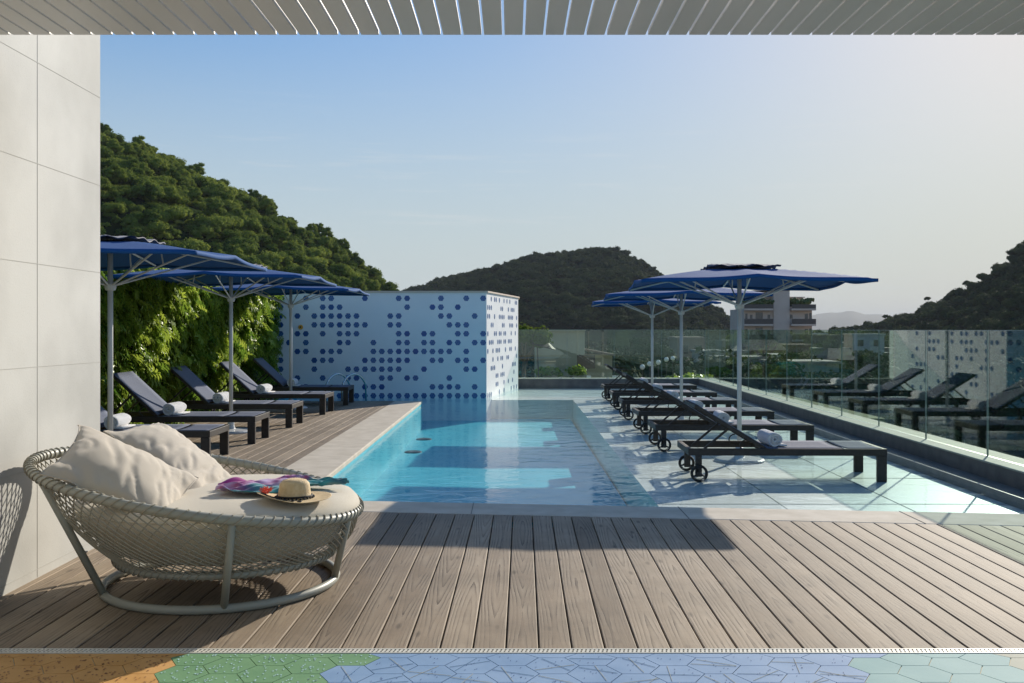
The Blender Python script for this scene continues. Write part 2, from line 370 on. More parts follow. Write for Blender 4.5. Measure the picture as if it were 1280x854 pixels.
# deck boards
pitch = .1452; slope = .011
def board_obj():
    V=[]; Fc=[]; UV=[]; RN=[]
    def quadstrip(x0, x1, ya, yb_fn0, yb_fn1, rn):
        # board from y=ya to slanted end; drawn as slabs with bevelled top edge
        y0a = y0b = ya; y1a = yb_fn0; y1b = yb_fn1
        o = len(V); bz = .003; bw = .004
        # cross-section points (x offset, z) left->right
        cs = [(x0, -.03), (x0, -bz), (x0+bw, 0), (x1-bw, 0), (x1, -bz), (x1, -.03)]
        for yy in (0, 1):
            for (x, z) in cs:
                t = (x-x0)/(x1-x0); y = (y0a*(1-t)+y0b*t) if yy == 0 else (y1a*(1-t)+y1b*t)
                V.append((x+slope*(y-4), y, z)); UV.append((x-(x0+x1)/2, y+rn*40))
        for i in range(5):
            Fc.append((o+i, o+i+1, o+7+i, o+6+i)); RN.append(rn)
        Fc.append((o+5, o+4, o+3, o+2, o+1, o)); RN.append(rn)
        Fc.append((o+6, o+7, o+8, o+9, o+10, o+11)); RN.append(rn)
    k = 0
    x = -7.0
    while x < 4.75:
        x0, x1 = x+.0035, x+pitch-.0035; rn = random.random()
        xm = (x0+x1)/2+slope*3.3
        if xm+slope*6 < -2.30-.02:
            # runs on beside the pool, with butt joints
            y = 4.285; yend = 19.12; cuts = sorted([8.5+random.random()*2, 13+random.random()*2.5])
            for c in cuts+[yend]:
                quadstrip(x0, x1, y, c-.003, c-.003, rn); y = c; rn = (rn+.37) % 1
        else:
            quadstrip(x0, x1, 4.285, near_out(x0+slope*3.2)-.004, near_out(x1+slope*3.2)-.004, rn)
        x += pitch
    me = bpy.data.meshes.new('wooden_deck'); me.from_pydata(V, [], Fc)
    uvl = me.uv_layers.new(name='uv')
    for p in me.polygons:
        for li in p.loop_indices: uvl.data[li].uv = UV[me.loops[li].vertex_index]
    a = me.attributes.new('rnd', 'FLOAT', 'FACE'); a.data.foreach_set('value', RN)
    me.materials.append(M['deck'])
    o = bpy.data.objects.new('wooden_deck', me); col.objects.link(o); o['kind'] = 'structure'
board_obj()
g = MB(); g.box(-7.4, -2.32, 4.0, 19.1, -.30, -.06); g.box(-2.32, 4.75, 4.0, 7.2, -.30, -.0602)
g.build('deck_subfloor', M['under'], kind='structure')

# coping
c = MB()
xa, xb = -1.76, 4.56
c.prism([(-2.30, near_out(-2.30)), (xb, near_out(xb)), (xb, near_in(xb)), (XL, near_in(XL)), (XL, 19.15), (-2.30, 19.15)], -.055, .001)
o = c.build('pool_coping', M['coping'], kind='structure', bevel=.012)
c = MB()
for px0 in (-.31, 1.31, 2.98):
    c.bar((px0, near_in(px0), .0025), (px0, near_out(px0), .0025), .005, .003)
c.build('coping_joints', M['groove'], kind='structure')

# pool basin: floor, walls, shallow shelf
p = MB()
p.add([(-4.6, 7.3, PZ), (1.27, 7.3, PZ), (1.27, 21.3, PZ), (-4.6, 21.3, PZ)], [(0,1,2,3)])
p.box(XL-.02, XL-.003, 8.0, 19.17, PZ, -.012); p.box(-4.6, XL-.02, 19.151, 19.17, PZ, -.012)
p.prism([(XL-.02, near_in(XL)-.01), (1.27, near_in(1.27)-.01), (1.27, near_in(1.27)+.012), (XL-.02, near_in(XL)+.012)], PZ, -.012)
p.box(-4.7, -4.6, 19.1, 21, PZ, -.01)
p.build('pool_basin', M['pool'], kind='structure')
p = MB(); p.prism([(1.27, 7.2), (4.9, 6.9), (5.3, 25.9), (-.6, 25.9), (-.6, 21.35), (1.33, 21.35)], PZ-.1, SZ)
p.build('shallow_shelf', M['shelf'], kind='structure')
p = MB()
def sj(a, b_): p.bar((a[0], a[1], SZ+.002), (b_[0], b_[1], SZ+.002), .008, .003)
for y in np.arange(8.6, 25, 1.5): sj((1.3, y), (4.5, y))
for x in (2.35, 3.4): sj((x, 7.6), (x+.25, 25.3))
p.build('shelf_joints', M['kerbtop'], kind='structure')
wtr = MB()
wtr.add([(XL, near_in(XL), WZ), (4.45, near_in(4.45), WZ), (4.70, YF, WZ), (.15, YF, WZ), (.15, 24.6, WZ), (-.545, YB, WZ), (-4.6, YB, WZ), (-4.6, 19.15, WZ), (XL, 19.15, WZ)], [tuple(range(9))])
wtr.build('water', M['water'], kind='structure')
# gutter + kerb
p = MB()
def kx(D, off): return gx(D)-off
p.prism([(kx(6.9, .42), 6.9), (kx(6.9, .19), 6.9), (kx(YF, .19), YF), (kx(YF, .42), YF)], -.3, -.045)
p.build('overflow_gutter', M['gutter'], kind='structure', bevel=.01)
p = MB()
ya = 3.0
p.prism([(kx(ya, .195), ya), (kx(ya, -.25), ya), (kx(YF, -.25), YF+.5), (kx(YF, .195), YF)], -.3, .105)
p.prism([(kx(YF, .195), YF), (kx(YF, -.25), YF+.5), (-.2, YF+.5), (.1, YF)], -.3, .1052)
p.build('kerb', M['kerb'], kind='structure')
p = MB()
p.prism([(kx(ya, .20), ya), (kx(ya, -.26), ya), (kx(YF, -.26), YF+.42), (kx(YF, .20), YF-.005)], .107, .125)
p.prism([(kx(YF, .20)-.002, YF-.005), (kx(YF, -.26)-.002, YF+.42), (-.2, YF+.42), (.15, YF-.005)], .107, .125)
p.build('kerb_cap', M['kerbtop'], kind='structure', bevel=.004)

# tiled floor in front: hexagons
def hex_floor():
    mats = [mat('ochre_tile', (.55, .30, .10), .7, (.62, .36, .14), 6, spec=.15), mat('green_tile', (.15, .30, .16), .7, (.19, .35, .19), 5, spec=.15),
            mat('periwinkle_tile', (.20, .325, .52), .7, (.26, .39, .59), 4, spec=.15), mat('aqua_tile', (.20, .38, .39), .7, (.25, .43, .43), 4, spec=.15),
            mat('cream_tile', (.34, .36, .29), .7, (.38, .40, .33), 4, spec=.15), mat('grout', (.50, .47, .34), .8),
            mat('brown_mark', (.22, .08, .03), .6), mat('pale_blue_mark', (.45, .66, .72), .5), mat('dusk_blue_line', (.10, .17, .36), .6), mat('teal_line', (.12, .25, .38), .6)]
    b = MB(); b.box(-5.2, 5.0, -2, 4.215, -.2, -.004, 5)
    s_ = .112; wx = 1.5*s_; hy = math.sqrt(3)*s_
    rr = random.Random(3)
    for i in range(-29, 30):
        for j in range(-3, 28):
            cx = i*wx; cy = 4.26-.5*hy-j*hy-(hy/2 if i % 2 else 0)
            if cy < 1.2 or cy > 4.3: continue
            # colour zones by place
            q = cx+.12*math.sin(cy*7)+(cy-4.1)*.35
            z = 0 if q < -1.46 else 1 if q < -.74 else 2 if q < 1.47 else 3 if q < 2.08 else 4
            pts = []
            for k in range(6):
                a = math.pi/3*k; pts.append((cx+(s_-.0022)*math.cos(a), min(cy+(s_-.0022)*math.sin(a), 4.214)))
            if max(q_[1] for q_ in pts)-min(q_[1] for q_ in pts) < .01: continue
            b.add([(x, y, 0) for x, y in pts]+[(x, y, -.01) for x, y in pts], [(0,1,2,3,4,5)]+[(k, k+6, (k+1)%6+6, (k+1)%6) for k in range(6)], z)
            if cy < 3.2: continue
            if z in (0, 1):
                for _ in range(24):
                    r1 = rr.random()**.5*s_*.80; a1 = rr.random()*6.283; mx_, my_ = cx+r1*math.cos(a1), cy+r1*math.sin(a1)
                    if my_ > 4.2: continue
                    d = .0042+.0016*rr.random(); a2 = rr.random()*1.2
                    b.add([(mx_+d*math.cos(a2+t), my_+1.6*d*math.sin(a2+t), .0022) for t in (0, 2.1, 4.2)], [(0,1,2)], 6 if z == 0 else 7)
            elif z == 2:
                for _ in range(2):
                    a1 = rr.random()*6.283; a2 = a1+math.pi+(rr.random()-.5)*1.9; r1 = s_*.83
                    pa = Vector((cx+r1*math.cos(a1), cy+r1*math.sin(a1), .002)); pb = Vector((cx+r1*math.cos(a2), cy+r1*math.sin(a2), .002))
                    if pa.y > 4.2 or pb.y > 4.2: continue
                    b.bar(pa, pb, .0013, .0012, rr.choice([5, 5, 9]))
                for _ in range(7):
                    r1 = rr.random()*s_*.7; a1 = rr.random()*6.283; pa = Vector((cx+r1*math.cos(a1), cy+r1*math.sin(a1), .002))
                    if pa.y > 4.18: continue
                    b.bar(pa, pa+Vector((.004*rr.random(), .009, 0)), .0018, .0015, 8)
    b.build('tiled_floor', mats, kind='structure')
hex_floor()
# slot drain
t = empty('slot_drain', (0, 4.25, 0)); tag(t, 'narrow pale slotted steel drain between the wooden boards and coloured floor tiles', 'drain')
b = MB(); b.box(-4.6, 4.6, 4.220, 4.227, -.05, .003); b.box(-4.6, 4.6, 4.269, 4.276, -.05, .003)
x = -4.6
while x < 4.6:
    b.add([(x, 4.227, .002), (x+.011, 4.227, .002), (x+.019, 4.269, .002), (x+.008, 4.269, .002)], [(0,1,2,3)]); x += .0185
b.box(-4.6, 4.6, 4.244, 4.2475, -.01, .0025)
b.build('grate', M['grate'], t, recenter=True, loc=(0,4.25,0)).location = (0,0,0)
b = MB(); b.box(-4.6, 4.6, 4.228, 4.268, -.05, -.03); b.build('channel', M['under'], t, recenter=True, loc=(0,4.25,0)).location = (0,0,0)

# concrete wall at left
t = empty('concrete_wall', (-2.9, 2, 0)); tag(t, 'tall pale concrete wall with fine panel joints at the left of the deck', 'wall')
b = MB(); b.box(-3.05, -2.675, -3, 6.34, -.05, 4.1)
o = b.build('wall_body', M['concrete'], t, recenter=True, loc=(-2.9, 2, 0)); o.location = (0,0,0)
b = MB()
for z in (.05, .62, 1.19, 1.77, 2.335, 2.905, 3.48): b.box(-2.6765, -2.6735, -3, 6.3395, z-.002, z+.002)
for y in (5.50, 4.35, 3.2): b.box(-2.6767, -2.6733, y-.002, y+.002, .004, 4.098)
o = b.build('panel_joint', mat('fine_joint', (.46, .455, .42), .9), t, recenter=True, loc=(-2.9, 2, 0)); o.location = (0,0,0)
b = MB(); b.box(-2.712, -2.66, 6.05, 6.12, .004, .012)
tag(b.build('floor_outlet', M['black']), 'tiny dark outlet cover on the boards at the foot of the concrete wall', 'outlet')

# slatted canopy overhead
t = empty('slatted_canopy', (0, 4.97, 2.90)); tag(t, 'grey metal slatted canopy overhead, seen from below with sky in its gaps', 'canopy')
sp = .1043; base_s = None
for i in range(-25, 31):
    x = i*sp+.008
    b = MB(); b.box(x-sp/2+.0065, x+sp/2-.0065, -5.4, 0, 0, .028)
    b.build('slat', M['slat'], t, bevel=.002)
b = MB(); b.box(-2.7, 3.3, -.58, -.50, .030, .15); b.build('cross_beam', M['slat'], t)
b = MB(); b.box(-2.7, 3.3, -4.2, -4.12, .030, .15); b.build('cross_beam', M['slat'], t)

# white tiled pool wall
HT = 2.19
t = empty('pool_wall', (-3, YB, 0)); tag(t, 'white L shaped wall scattered with blue hexagon tiles behind the pool', 'wall')
def rel(bm, name, mats, **k):
    o = bm.build(name, mats, t, recenter=True, loc=(-3, YB, 0), **k); o.location = (0,0,0); return o
b = MB(); b.prism([(-5.6, YB), CN, CF, (CF[0], 25.9), (-5.6, 25.9)], -.8, HT); rel(b, 'wall_body', M['white'])
b = MB(); b.prism([(-5.6, YB-.03), (CN[0]+.03, YB-.03), (CF[0]+.035, CF[1]), (CF[0]+.035, 25.95), (-5.6, 25.95)], HT+.001, HT+.035); rel(b, 'coping_cap', M['cap'])
hexes = {0:[0,3,5,6,10,14,15,19,22,24],1:[0,3,5,6,7,15,18,19,21],2:[0,2,4,5,6,7,8,9,13,14,19,20,23],3:[0,4,5,6,7,8,9,10,13,14,20,21,22],
 4:[0,2,3,5,7,8,9,14,15,17,18,21,22,24],5:[0,1,3,7,8,11,14,15,17,18,20,21,23,24],6:[2,3,5,6,7,11,12,13,14,15,16,17,18,19,20,22],
 7:[0,4,5,6,10,11,12,13,14,15,18,19,21,22,24],8:[0,4,8,9,10,11,12,13,14,17,22,23],9:[2,5,8,9,12,13,15,16,20],10:[3,10,11,12,18,19,20,21,23],
 11:list(range(6,25))}
darks = {(1,0),(2,0),(3,0),(2,2),(2,5),(1,6),(2,7),(3,7),(4,2),(4,3),(5,1),(5,7),(6,2),(6,5),(7,4),(7,10),(9,9),(10,10),(10,12),(0,10),(0,15),(1,18),(1,21),(4,15),(4,17),(5,20),(6,14),(6,16),(7,14),(7,15),(8,17),(8,23),(9,15),(10,20)}
def hexagon(bm, o, ux, nrm, u, z, r, solid, md, ml):
    """hexagon tile standing on a wall: origin o, unit vector ux along, outward nrm"""
    def P(a, rr_, off): return (o[0]+ux[0]*(u+rr_*math.cos(a))+nrm[0]*off, o[1]+ux[1]*(u+rr_*math.cos(a))+nrm[1]*off, z+rr_*math.sin(a))
    ring = [P(math.pi/3*k, r, .004) for k in range(6)]; back = [P(math.pi/3*k, r, -.002) for k in range(6)]
    bm.add(ring+back, [(0,1,2,3,4,5)]+[(k, k+6, (k+1)%6+6, (k+1)%6) for k in range(6)], md)
    if not solid:
        for k in range(6):
            a = math.pi/3*k+.25
            bm.add([P(a-.05, r*.18, .0065), P(a-.08, r*.84, .0065), P(a+.10, r*.84, .0065), P(a+.30, r*.20, .0065)], [(0,1,2,3)], ml)
b = MB()
hs = .1806; x24 = (603.9-640)/F*YB
for r_, cs in hexes.items():
    for c_ in cs:
        x = x24-(24-c_)*hs; z = EYE+(HZ-373.0)/F*YB-r_*.1895
        hexagon(b, (0, YB), (1,0), (0,-1), x, z, .066, (r_, c_) in darks, 0, 1)
for c_ in range(-4, 0):
    for r_ in range(11):
        if random.random() < .3: hexagon(b, (0, YB), (1,0), (0,-1), x24-(24-c_)*hs, EYE+(HZ-373.0)/F*YB-r_*.1895, .062, random.random()<.5, 0, 1)
rel(b, 'hexagon_tiles', [M['hexn'], M['hexm']])
b = MB(); L = math.hypot(CF[0]-CN[0], CF[1]-CN[1]); ux = ((CF[0]-CN[0])/L, (CF[1]-CN[1])/L); nr = (ux[1], -ux[0])
rs = random.Random(5)
cols_side = 20
for r_ in range(12):
    c_ = 0
    while c_ < cols_side:
        if rs.random() < .55:
            run = rs.choice([1,2,2,3,4])
            for q in range(run):
                if c_+q < cols_side and rs.random() < .9: hexagon(b, CN, ux, nr, .13+(c_+q)*hs, EYE+(HZ-373.0)/F*YB-r_*.1895, .060, rs.random() < .12, 0, 1)
            c_ += run
        c_ += rs.choice([1,1,2])
rel(b, 'hexagon_tiles', [mat('side_glare_blue_tile', (.10, .18, .38), .3), mat('side_pale_tile', (.22, .32, .50), .3)])  # navy tile made lighter here: sun glare on the side wall painted into its colour

# round orange plate on wall
t = empty('wall_plate', (at(376, 409)[0] if False else (376-640)/F*YB, YB-.004, EYE+3/F*YB)); tag(t, 'small round orange plate with a black centre on the tiled wall', 'sign')
b = MB(); b.lathe([(.001, -.02), (.045, -.02), (.05, -.012), (.05, 0)], 20, axis='y'); b.build('disc', M['orange'], t)
b = MB(); b.lathe([(.001, -.026), (.016, -.026), (.018, -.019)], 16, axis='y'); b.build('centre', M['black'], t)

# pool ladder
t = empty('pool_ladder', (-3.35, 19.3, 0)); tag(t, 'curved chrome pool ladder rails in front of the tiled wall', 'ladder')
for dx in (-.16, .16):
    pts = []
    for k in range(13):
        a = math.pi*k/12; pts.append((dx+.13*math.cos(math.pi-a)*1.0+.12*k/12, -.25+.55*k/12, .28+.24*math.sin(a)))
    pts = [(pts[0][0], pts[0][1], 0)]+pts+[(pts[-1][0]+.02, pts[-1][1]+.04, -.45)]
    b = MB(); b.tube(pts, .019, 8); b.build('handrail', M['steel'], t, smooth=True)
for z in (-.2, -.4):
    b = MB(); b.box(-.1, .42, .26, .34, z-.015, z+.015); b.build('tread', M['steel'], t)

# pool floor fittings
for (x, y) in ((-1.56, 17.3), (-1.57, 15.5)):
    b = MB(); b.lathe([(.001, .02), (.11, .02), (.135, .012), (.14, 0)], 24)
    tag(b.build('pool_fitting', M['dark'], loc=(x, y, PZ)), 'round dark fitting on the pool floor, %s one' % ('farther' if y > 16 else 'nearer'), 'pool fitting', 'round fittings under the water')

# ------------------------------------------------------------------ glass fences
def glass_fence(name, a, b_, joints, z0, z1, label, clamps=True):
    a = Vector((a[0], a[1], 0)); b_ = Vector((b_[0], b_[1], 0)); L = (b_-a).length; ux = (b_-a).normalized()
    t = empty(name, (a.x, a.y, z0), math.atan2(ux.y, ux.x)); tag(t, label, 'fence')
    js = [0]+[j for j in joints if 0 < j < L]+[L]
    for i in range(len(js)-1):
        u0, u1 = js[i]+.008, js[i+1]-.008
        m = MB(); m.box(u0, u1, -.006, .006, .0, z1-z0-.006)
        pane = m.build('glass_pane', M['glass'], t)
        m = MB(); m.box(u0-.004, u0+.0, -.0066, .0066, .0, z1-z0); m.box(u1-.0, u1+.004, -.0066, .0066, .0, z1-z0); m.box(u0, u1, -.0066, .0066, z1-z0-.0055, z1-z0)
        m.build('polished_edge', M['glassedge'], pane)
        for qq in ((u0+.15, u1-.15) if clamps else ()):
            m = MB(); m.box(qq-.025, qq+.025, -.018, .018, -.0005, .006); m.box(qq-.025, qq+.025, -.018, -.0065, .006, .03); m.box(qq-.025, qq+.025, .0065, .018, .006, .03)
            m.build('clamp', M['steel'], t)
    m = MB(); m.box(0, L, -.018, .018, -.0008, .0004); m.build('base_channel', M['steel'], t)
    return t
yc = YF+.12
glass_fence('glass_fence', (gx(3.1), 3.1), (gx(yc), yc), [9.85-3.1+1.525*k for k in range(-5, 12)], .126, 1.395, 'long clear glass balustrade on the kerb along the right of the pool', clamps=False)
glass_fence('glass_fence', (.17, yc+.01), (gx(yc)-.012, yc+.01), [(708.7-648)/F*yc, (767.5-648)/F*yc, (827-648)/F*yc], .126, 1.395, 'shorter glass balustrade closing the far end of the pool')

# ------------------------------------------------------------------ hedge
def lobed_leaf():
    """philodendron-like leaf in XY plane, length 1 along +Y"""
    lob = 5; V = [(0, 0, 0)]; out = []
    for side in (1, -1):
        for k in range(lob):
            a0 = R(150-k*27); l_ = .42+.16*math.sin(k/(lob-1)*math.pi)+.08*k
            out.append((side, a0, l_))
    vs = []; fs = []
    spine = [(0, i/5*.75, 0) for i in range(6)]
    for side in (1, -1):
        for k in range(lob):
            y0 = k/lob*.75; y1 = (k+.8)/lob*.75
            ang = R(-20+k*20); ln = (.42, .5, .5, .44, .36)[k]
            tip = (side*math.cos(ang)*ln, (y0+y1)/2+math.sin(ang)*ln, -.06-.10*ln)
            mid = (side*math.cos(ang)*ln*.5, (y0+y1)/2+math.sin(ang)*ln*.5+.075, .0)
            mid2 = (side*math.cos(ang)*ln*.5, (y0+y1)/2+math.sin(ang)*ln*.5-.055, .0)
            o = len(vs); vs += [(0, y0, -.02), mid2, tip, mid, (0, y1+.05, -.02)]
            fs.append((o, o+1, o+3, o+4)); fs.append((o+1, o+2, o+3, o+3))
    o = len(vs); vs += [(0, .62, 0), (.08, .78, .0), (0, 1.05, -.12), (-.08, .78, .0)]; fs.append((o, o+1, o+2, o+3))
    return np.array(vs, float), np.array(fs, int)
LV, LF = lobed_leaf()
# triangulate degenerate quads
tris = []
for f in LF:
    if f[2] == f[3]: tris.append((f[0], f[1], f[2]))
    else: tris.append((f[0], f[1], f[2])); tris.append((f[0], f[2], f[3]))
LT = np.array(tris)
def scatter(LV, LF, P, X, Y, Z, S):
    """place leaf at points P with axes X,Y,Z (n,3) and scale S"""
    n = len(P); k = len(LV)
    V = (LV[None,:,0,None]*X[:,None,:]+LV[None,:,1,None]*Y[:,None,:]+LV[None,:,2,None]*Z[:,None,:])*S[:,None,None]+P[:,None,:]
    Fc = (LF[None]+(np.arange(n)*k)[:,None,None]).reshape(-1, LF.shape[1])
    return V.reshape(-1, 3), Fc
def norm(a): return a/np.linalg.norm(a, axis=1, keepdims=True)
def hx(y): return -5.30+.014*(y-10)
n = 8600
Py = rng.uniform(7.2, 20.7, n); Pz = rng.uniform(.0, 2.30, n)
bump = np.array([noise.noise(Vector((y*.9, z*1.3, 1.7))) for y, z in zip(Py, Pz)])
depth = rng.uniform(-.10, .12, n)+bump*.13
P = np.stack([hx(Py)+.12+depth, Py, Pz+np.array([noise.noise(Vector((y*.7, 9, 0)))*.10 for y in Py])], 1)
Z = norm(np.stack([rng.normal(.85, .25, n), rng.normal(.42, .4, n), rng.normal(.42, .3, n)], 1))    # leaf normal: outward + up
d = norm(np.stack([rng.normal(.4, .3, n), rng.normal(0, .9, n), rng.normal(-.10, .7, n)], 1))
Y = norm(d-(d*Z).sum(1, keepdims=True)*Z); X = np.cross(Y, Z)
S = rng.uniform(.15, .32, n)
V, Fc = scatter(LV, LT, P, X, Y, Z, S)
rn = np.clip(np.repeat(rng.beta(1.6, 2.2, n)+bump*.25, len(LT)), 0, 1)
t = empty('hedge', (-5.4, 14, 0)); tag(t, 'tall green wall of broad lobed leaves behind the left sun loungers', 'hedge')
V2 = V-np.array([-5.4, 14, 0]); np_mesh('foliage', V2, Fc, M['leafH'], t, rn)
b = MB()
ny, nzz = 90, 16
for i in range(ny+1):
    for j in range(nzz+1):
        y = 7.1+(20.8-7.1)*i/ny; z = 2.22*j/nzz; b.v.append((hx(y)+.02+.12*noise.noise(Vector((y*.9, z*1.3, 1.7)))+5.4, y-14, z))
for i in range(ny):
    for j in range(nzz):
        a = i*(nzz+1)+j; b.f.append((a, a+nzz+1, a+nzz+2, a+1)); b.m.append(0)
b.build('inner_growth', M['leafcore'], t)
b = MB(); b.box(-6.0, -5.62, 7.0, 20.86, -.05, 2.1); tag(b.build('garden_wall', M['concrete']), 'low backing wall hidden behind the leafy hedge', 'wall')

# ================================================================== FURNITURE
def make_lounger(tilt=41, BL=.80):
    """origin: ground under the centre of head end; X runs to the foot (2.0 m); Y across"""
    t = empty('sun_lounger'); W = .37; H = .335; Lg = 2.0
    b = MB()
    b.box(0, Lg, -W, -W+.045, H-.07, H); b.box(0, Lg, W-.045, W, H-.07, H)
    b.box(0, .045, -W+.045, W-.045, H-.068, H-.004); b.box(Lg-.05, Lg, -W+.045, W-.045, H-.069, H-.002)
    b.box(.80, .83, -W+.045, W-.045, H-.06, H-.02); b.box(1.25, 1.28, -W+.045, W-.045, H-.06, H-.02)
    b.build('frame', M['dark'], t, bevel=.004)
    for sx_, sy_ in ((.14, -1), (.14, 1), (Lg-.035, -1), (Lg-.035, 1), (Lg-.40, -1)):
        pass
    for x in (.105, Lg-.065, Lg-.36):
        for s_ in (-1, 1):
            if x == Lg-.36: continue
            b = MB(); lo = .05 if x < 1 else 0
            b.box(x-.032, x+.032+(0 if x < 1 else .03), s_*(W-.0225)-.0235, s_*(W-.0225)+.0235, lo, H-.071)
            b.build('leg', M['dark'], t, bevel=.003)
    for s_ in (-1, 1):
        yy = s_*(W-.0225+.045)
        wm = Matrix.Translation((.105, yy, .088))
        wh = empty('wheel'); wh.parent = t; wh.location = (.105, yy, .088)
        b = MB(); b.lathe([(.062, -.018), (.084, -.018), (.088, -.010), (.088, .010), (.084, .018), (.062, .018)], 28, axis='y'); b.f = b.f[:-2]; b.m = b.m[:-2]
        # close inner ring
        o_ = 0; seg = 28; last = 5*seg
        for k in range(seg): b.f.append((last+k, last+(k+1)%seg, (k+1)%seg, k)); b.m.append(0)
        b.build('tyre', M['rubber'], wh, smooth=False)
        b = MB(); b.lathe([(.001, -.020), (.022, -.020), (.022, .020), (.001, .020)], 14, axis='y')
        for k in range(3):
            a = R(90+120*k); b.bar((.018*math.cos(a), 0, .018*math.sin(a)), (.068*math.cos(a), 0, .068*math.sin(a)), .014, .018)
        b.build('hub', M['dark'], wh)
    # seat slings (two pieces with a gap)
    for x0, x1 in ((.80, 1.575), (1.61, Lg-.045)):
        b = MB(); n_ = 8
        for i in range(n_+1):
            for j in range(7):
                u = i/n_; v = j/6; b.v.append((x0+(x1-x0)*u, -W+.03+(2*W-.06)*v, H+.004-.010*math.sin(math.pi*v)))
        for i in range(n_):
            for j in range(6): a = i*7+j; b.f.append((a, a+7, a+8, a+1)); b.m.append(0)
        o = b.build('seat_sling', M['sling'], t, smooth=True); s = o.modifiers.new('s', 'SOLIDIFY'); s.thickness = .006; s.offset = -1
    # backrest
    ang = R(tilt); hx_ = .79
    def bp(u, y, off=0): return (hx_-u*math.cos(ang)+off*math.sin(ang), y, H-.01+u*math.sin(ang)+off*math.cos(ang))
    bk = MB()
    bk.bar(bp(0, -W+.065), bp(BL, -W+.065), .032, .035); bk.bar(bp(0, W-.065), bp(BL, W-.065), .032, .035)
    bk.bar(bp(BL-.016, -W+.05), bp(BL-.016, W-.05), .03, .032); bk.bar(bp(.45, -W+.08), bp(.45, W-.08), .02, .02)
    br = bk.build('back_frame', M['dark'], t, bevel=.003)
    sg = MB()
    for i in range(9):
        for j in range(7):
            u = i/8; v = j/6; sg.v.append(bp(.02+(BL-.02)*u, -W+.055+(2*W-.11)*v, .021-.012*math.sin(math.pi*v)*math.sin(math.pi*u)))
    for i in range(8):
        for j in range(6): a = i*7+j; sg.f.append((a, a+1, a+8, a+7)); sg.m.append(0)
    o = sg.build('back_sling', M['sling'], t, smooth=True); s = o.modifiers.new('s', 'SOLIDIFY'); s.thickness = .006; s.offset = 0
    for s_ in (-1, 1):
        b = MB(); a0 = bp(.42, s_*(W-.10), -.02); b.bar(a0, (.14, s_*(W-.10), H-.045), .018, .022)
        pts = []
        for k in range(9):
            q = math.pi*k/8; c_ = Vector(bp(.20, s_*(W-.095), -.03)); pts.append((c_.x-.07*math.sin(q)*.9, c_.y, c_.z-.06*math.cos(q)*1.0-.05))
        b.tube(pts, .007, 6)
        b.build('back_prop', M['dark'], t)
    return t
LOY = {'L': [10.2, 11.9, 13.9, 16.05, 18.0], 'R': [9.87, 12.3, 14.35, 16.6, 18.7, 21.0]}
protoL = make_lounger(43, .76); protoR = make_lounger(31.5, .84); used = set()
lab_L = ['dark sun lounger on the deck nearest the concrete wall, its head hidden by the wall',
         'dark sun lounger on the left deck, second from the concrete wall, by the hedge',
         'dark sun lounger in the middle of the five standing on the left deck',
         'dark sun lounger on the left deck, second from the tiled wall',
         'dark sun lounger on the left deck nearest the blue hexagon wall and ladder']
lab_R = ['dark wheeled sun lounger standing in the shallow water, nearest to the front deck',
         'dark wheeled sun lounger in the shallow water, second from the front deck',
         'dark wheeled sun lounger in the shallow water, third from the front deck',
         'dark wheeled sun lounger in the shallow water, fourth from the front deck',
         'dark wheeled sun lounger in the shallow water, second from the far glass end',
         'dark wheeled sun lounger in the water, closest to the far glass end']
xL = [-5.17, -5.14, -5.13, -5.06, -5.03]
xR = [1.79, 1.81, 1.86, 1.88, 1.93, 1.98]
loungers = []
for side, xs_, zz, labs, grp in (('L', xL, .001, lab_L, 'sun loungers on the left deck'), ('R', xR, SZ, lab_R, 'sun loungers in the shallow water')):
    for i, y in enumerate(LOY[side]):
        proto = protoL if side == 'L' else protoR; o = copy_tree(proto) if side in used else proto; used.add(side)
        o.location = (xs_[i], y+.37, zz); o.rotation_euler.z = R(random.uniform(-1.3, 1.3)) if side == 'L' else R(-.6+random.uniform(-1.0, 1.0))
        tag(o, labs[i], 'sun lounger', grp); loungers.append((side, i, o))
# towel rolls
def make_towel():
    b = MB(); seg = 26; ln = .42; rr_ = .078
    prof = []
    n_ = 14
    for i in range(n_+1):
        y = -ln/2+ln*i/n_
        for k in range(seg):
            a = 2*math.pi*k/seg; q = rr_*(1+.05*math.sin(3*a+1)+.03*noise.noise(Vector((math.cos(a)*2, math.sin(a)*2, y*12))))
            if i in (0, n_): q *= .93
            b.v.append((q*math.cos(a), y, q*math.sin(a)*.95+rr_*.93))
    for i in range(n_):
        for k in range(seg): b.f.append((i*seg+k, i*seg+(k+1)%seg, (i+1)*seg+(k+1)%seg, (i+1)*seg+k)); b.m.append(0)
    # spiral ends
    for e, yy in ((0, -ln/2), (1, ln/2)):
        c0 = len(b.v)
        for ring, (q, dy) in enumerate(((.82, 0), (.74, .014), (.62, .012), (.55, -.002), (.40, .012), (.33, 0), (.12, .01))):
            for k in range(seg):
                a = 2*math.pi*k/seg; q2 = q+.02*math.sin(a+ring)
                b.v.append((rr_*q2*math.cos(a), yy+(dy if e == 0 else -dy), rr_*q2*math.sin(a)*.95+rr_*.93))
        base = 0 if e == 0 else n_*seg
        prev = base
        for ring in range(7):
            cur = c0+ring*seg
            for k in range(seg):
                f = (prev+k, cur+k, cur+(k+1)%seg, prev+(k+1)%seg); b.f.append(f if e == 0 else tuple(reversed(f))); b.m.append(0)
            prev = cur
        b.f.append(tuple(prev+k for k in range(seg))); b.m.append(0)
    # loose flap
    b.box(.02, .13, -ln/2+.02, ln/2-.02, .004, .018)
    return b.build('rolled_towel', M['towel'], smooth=True)
tw = make_towel(); ftw = True
ordn = ['first', 'second', 'third', 'fourth', 'fifth', 'sixth']
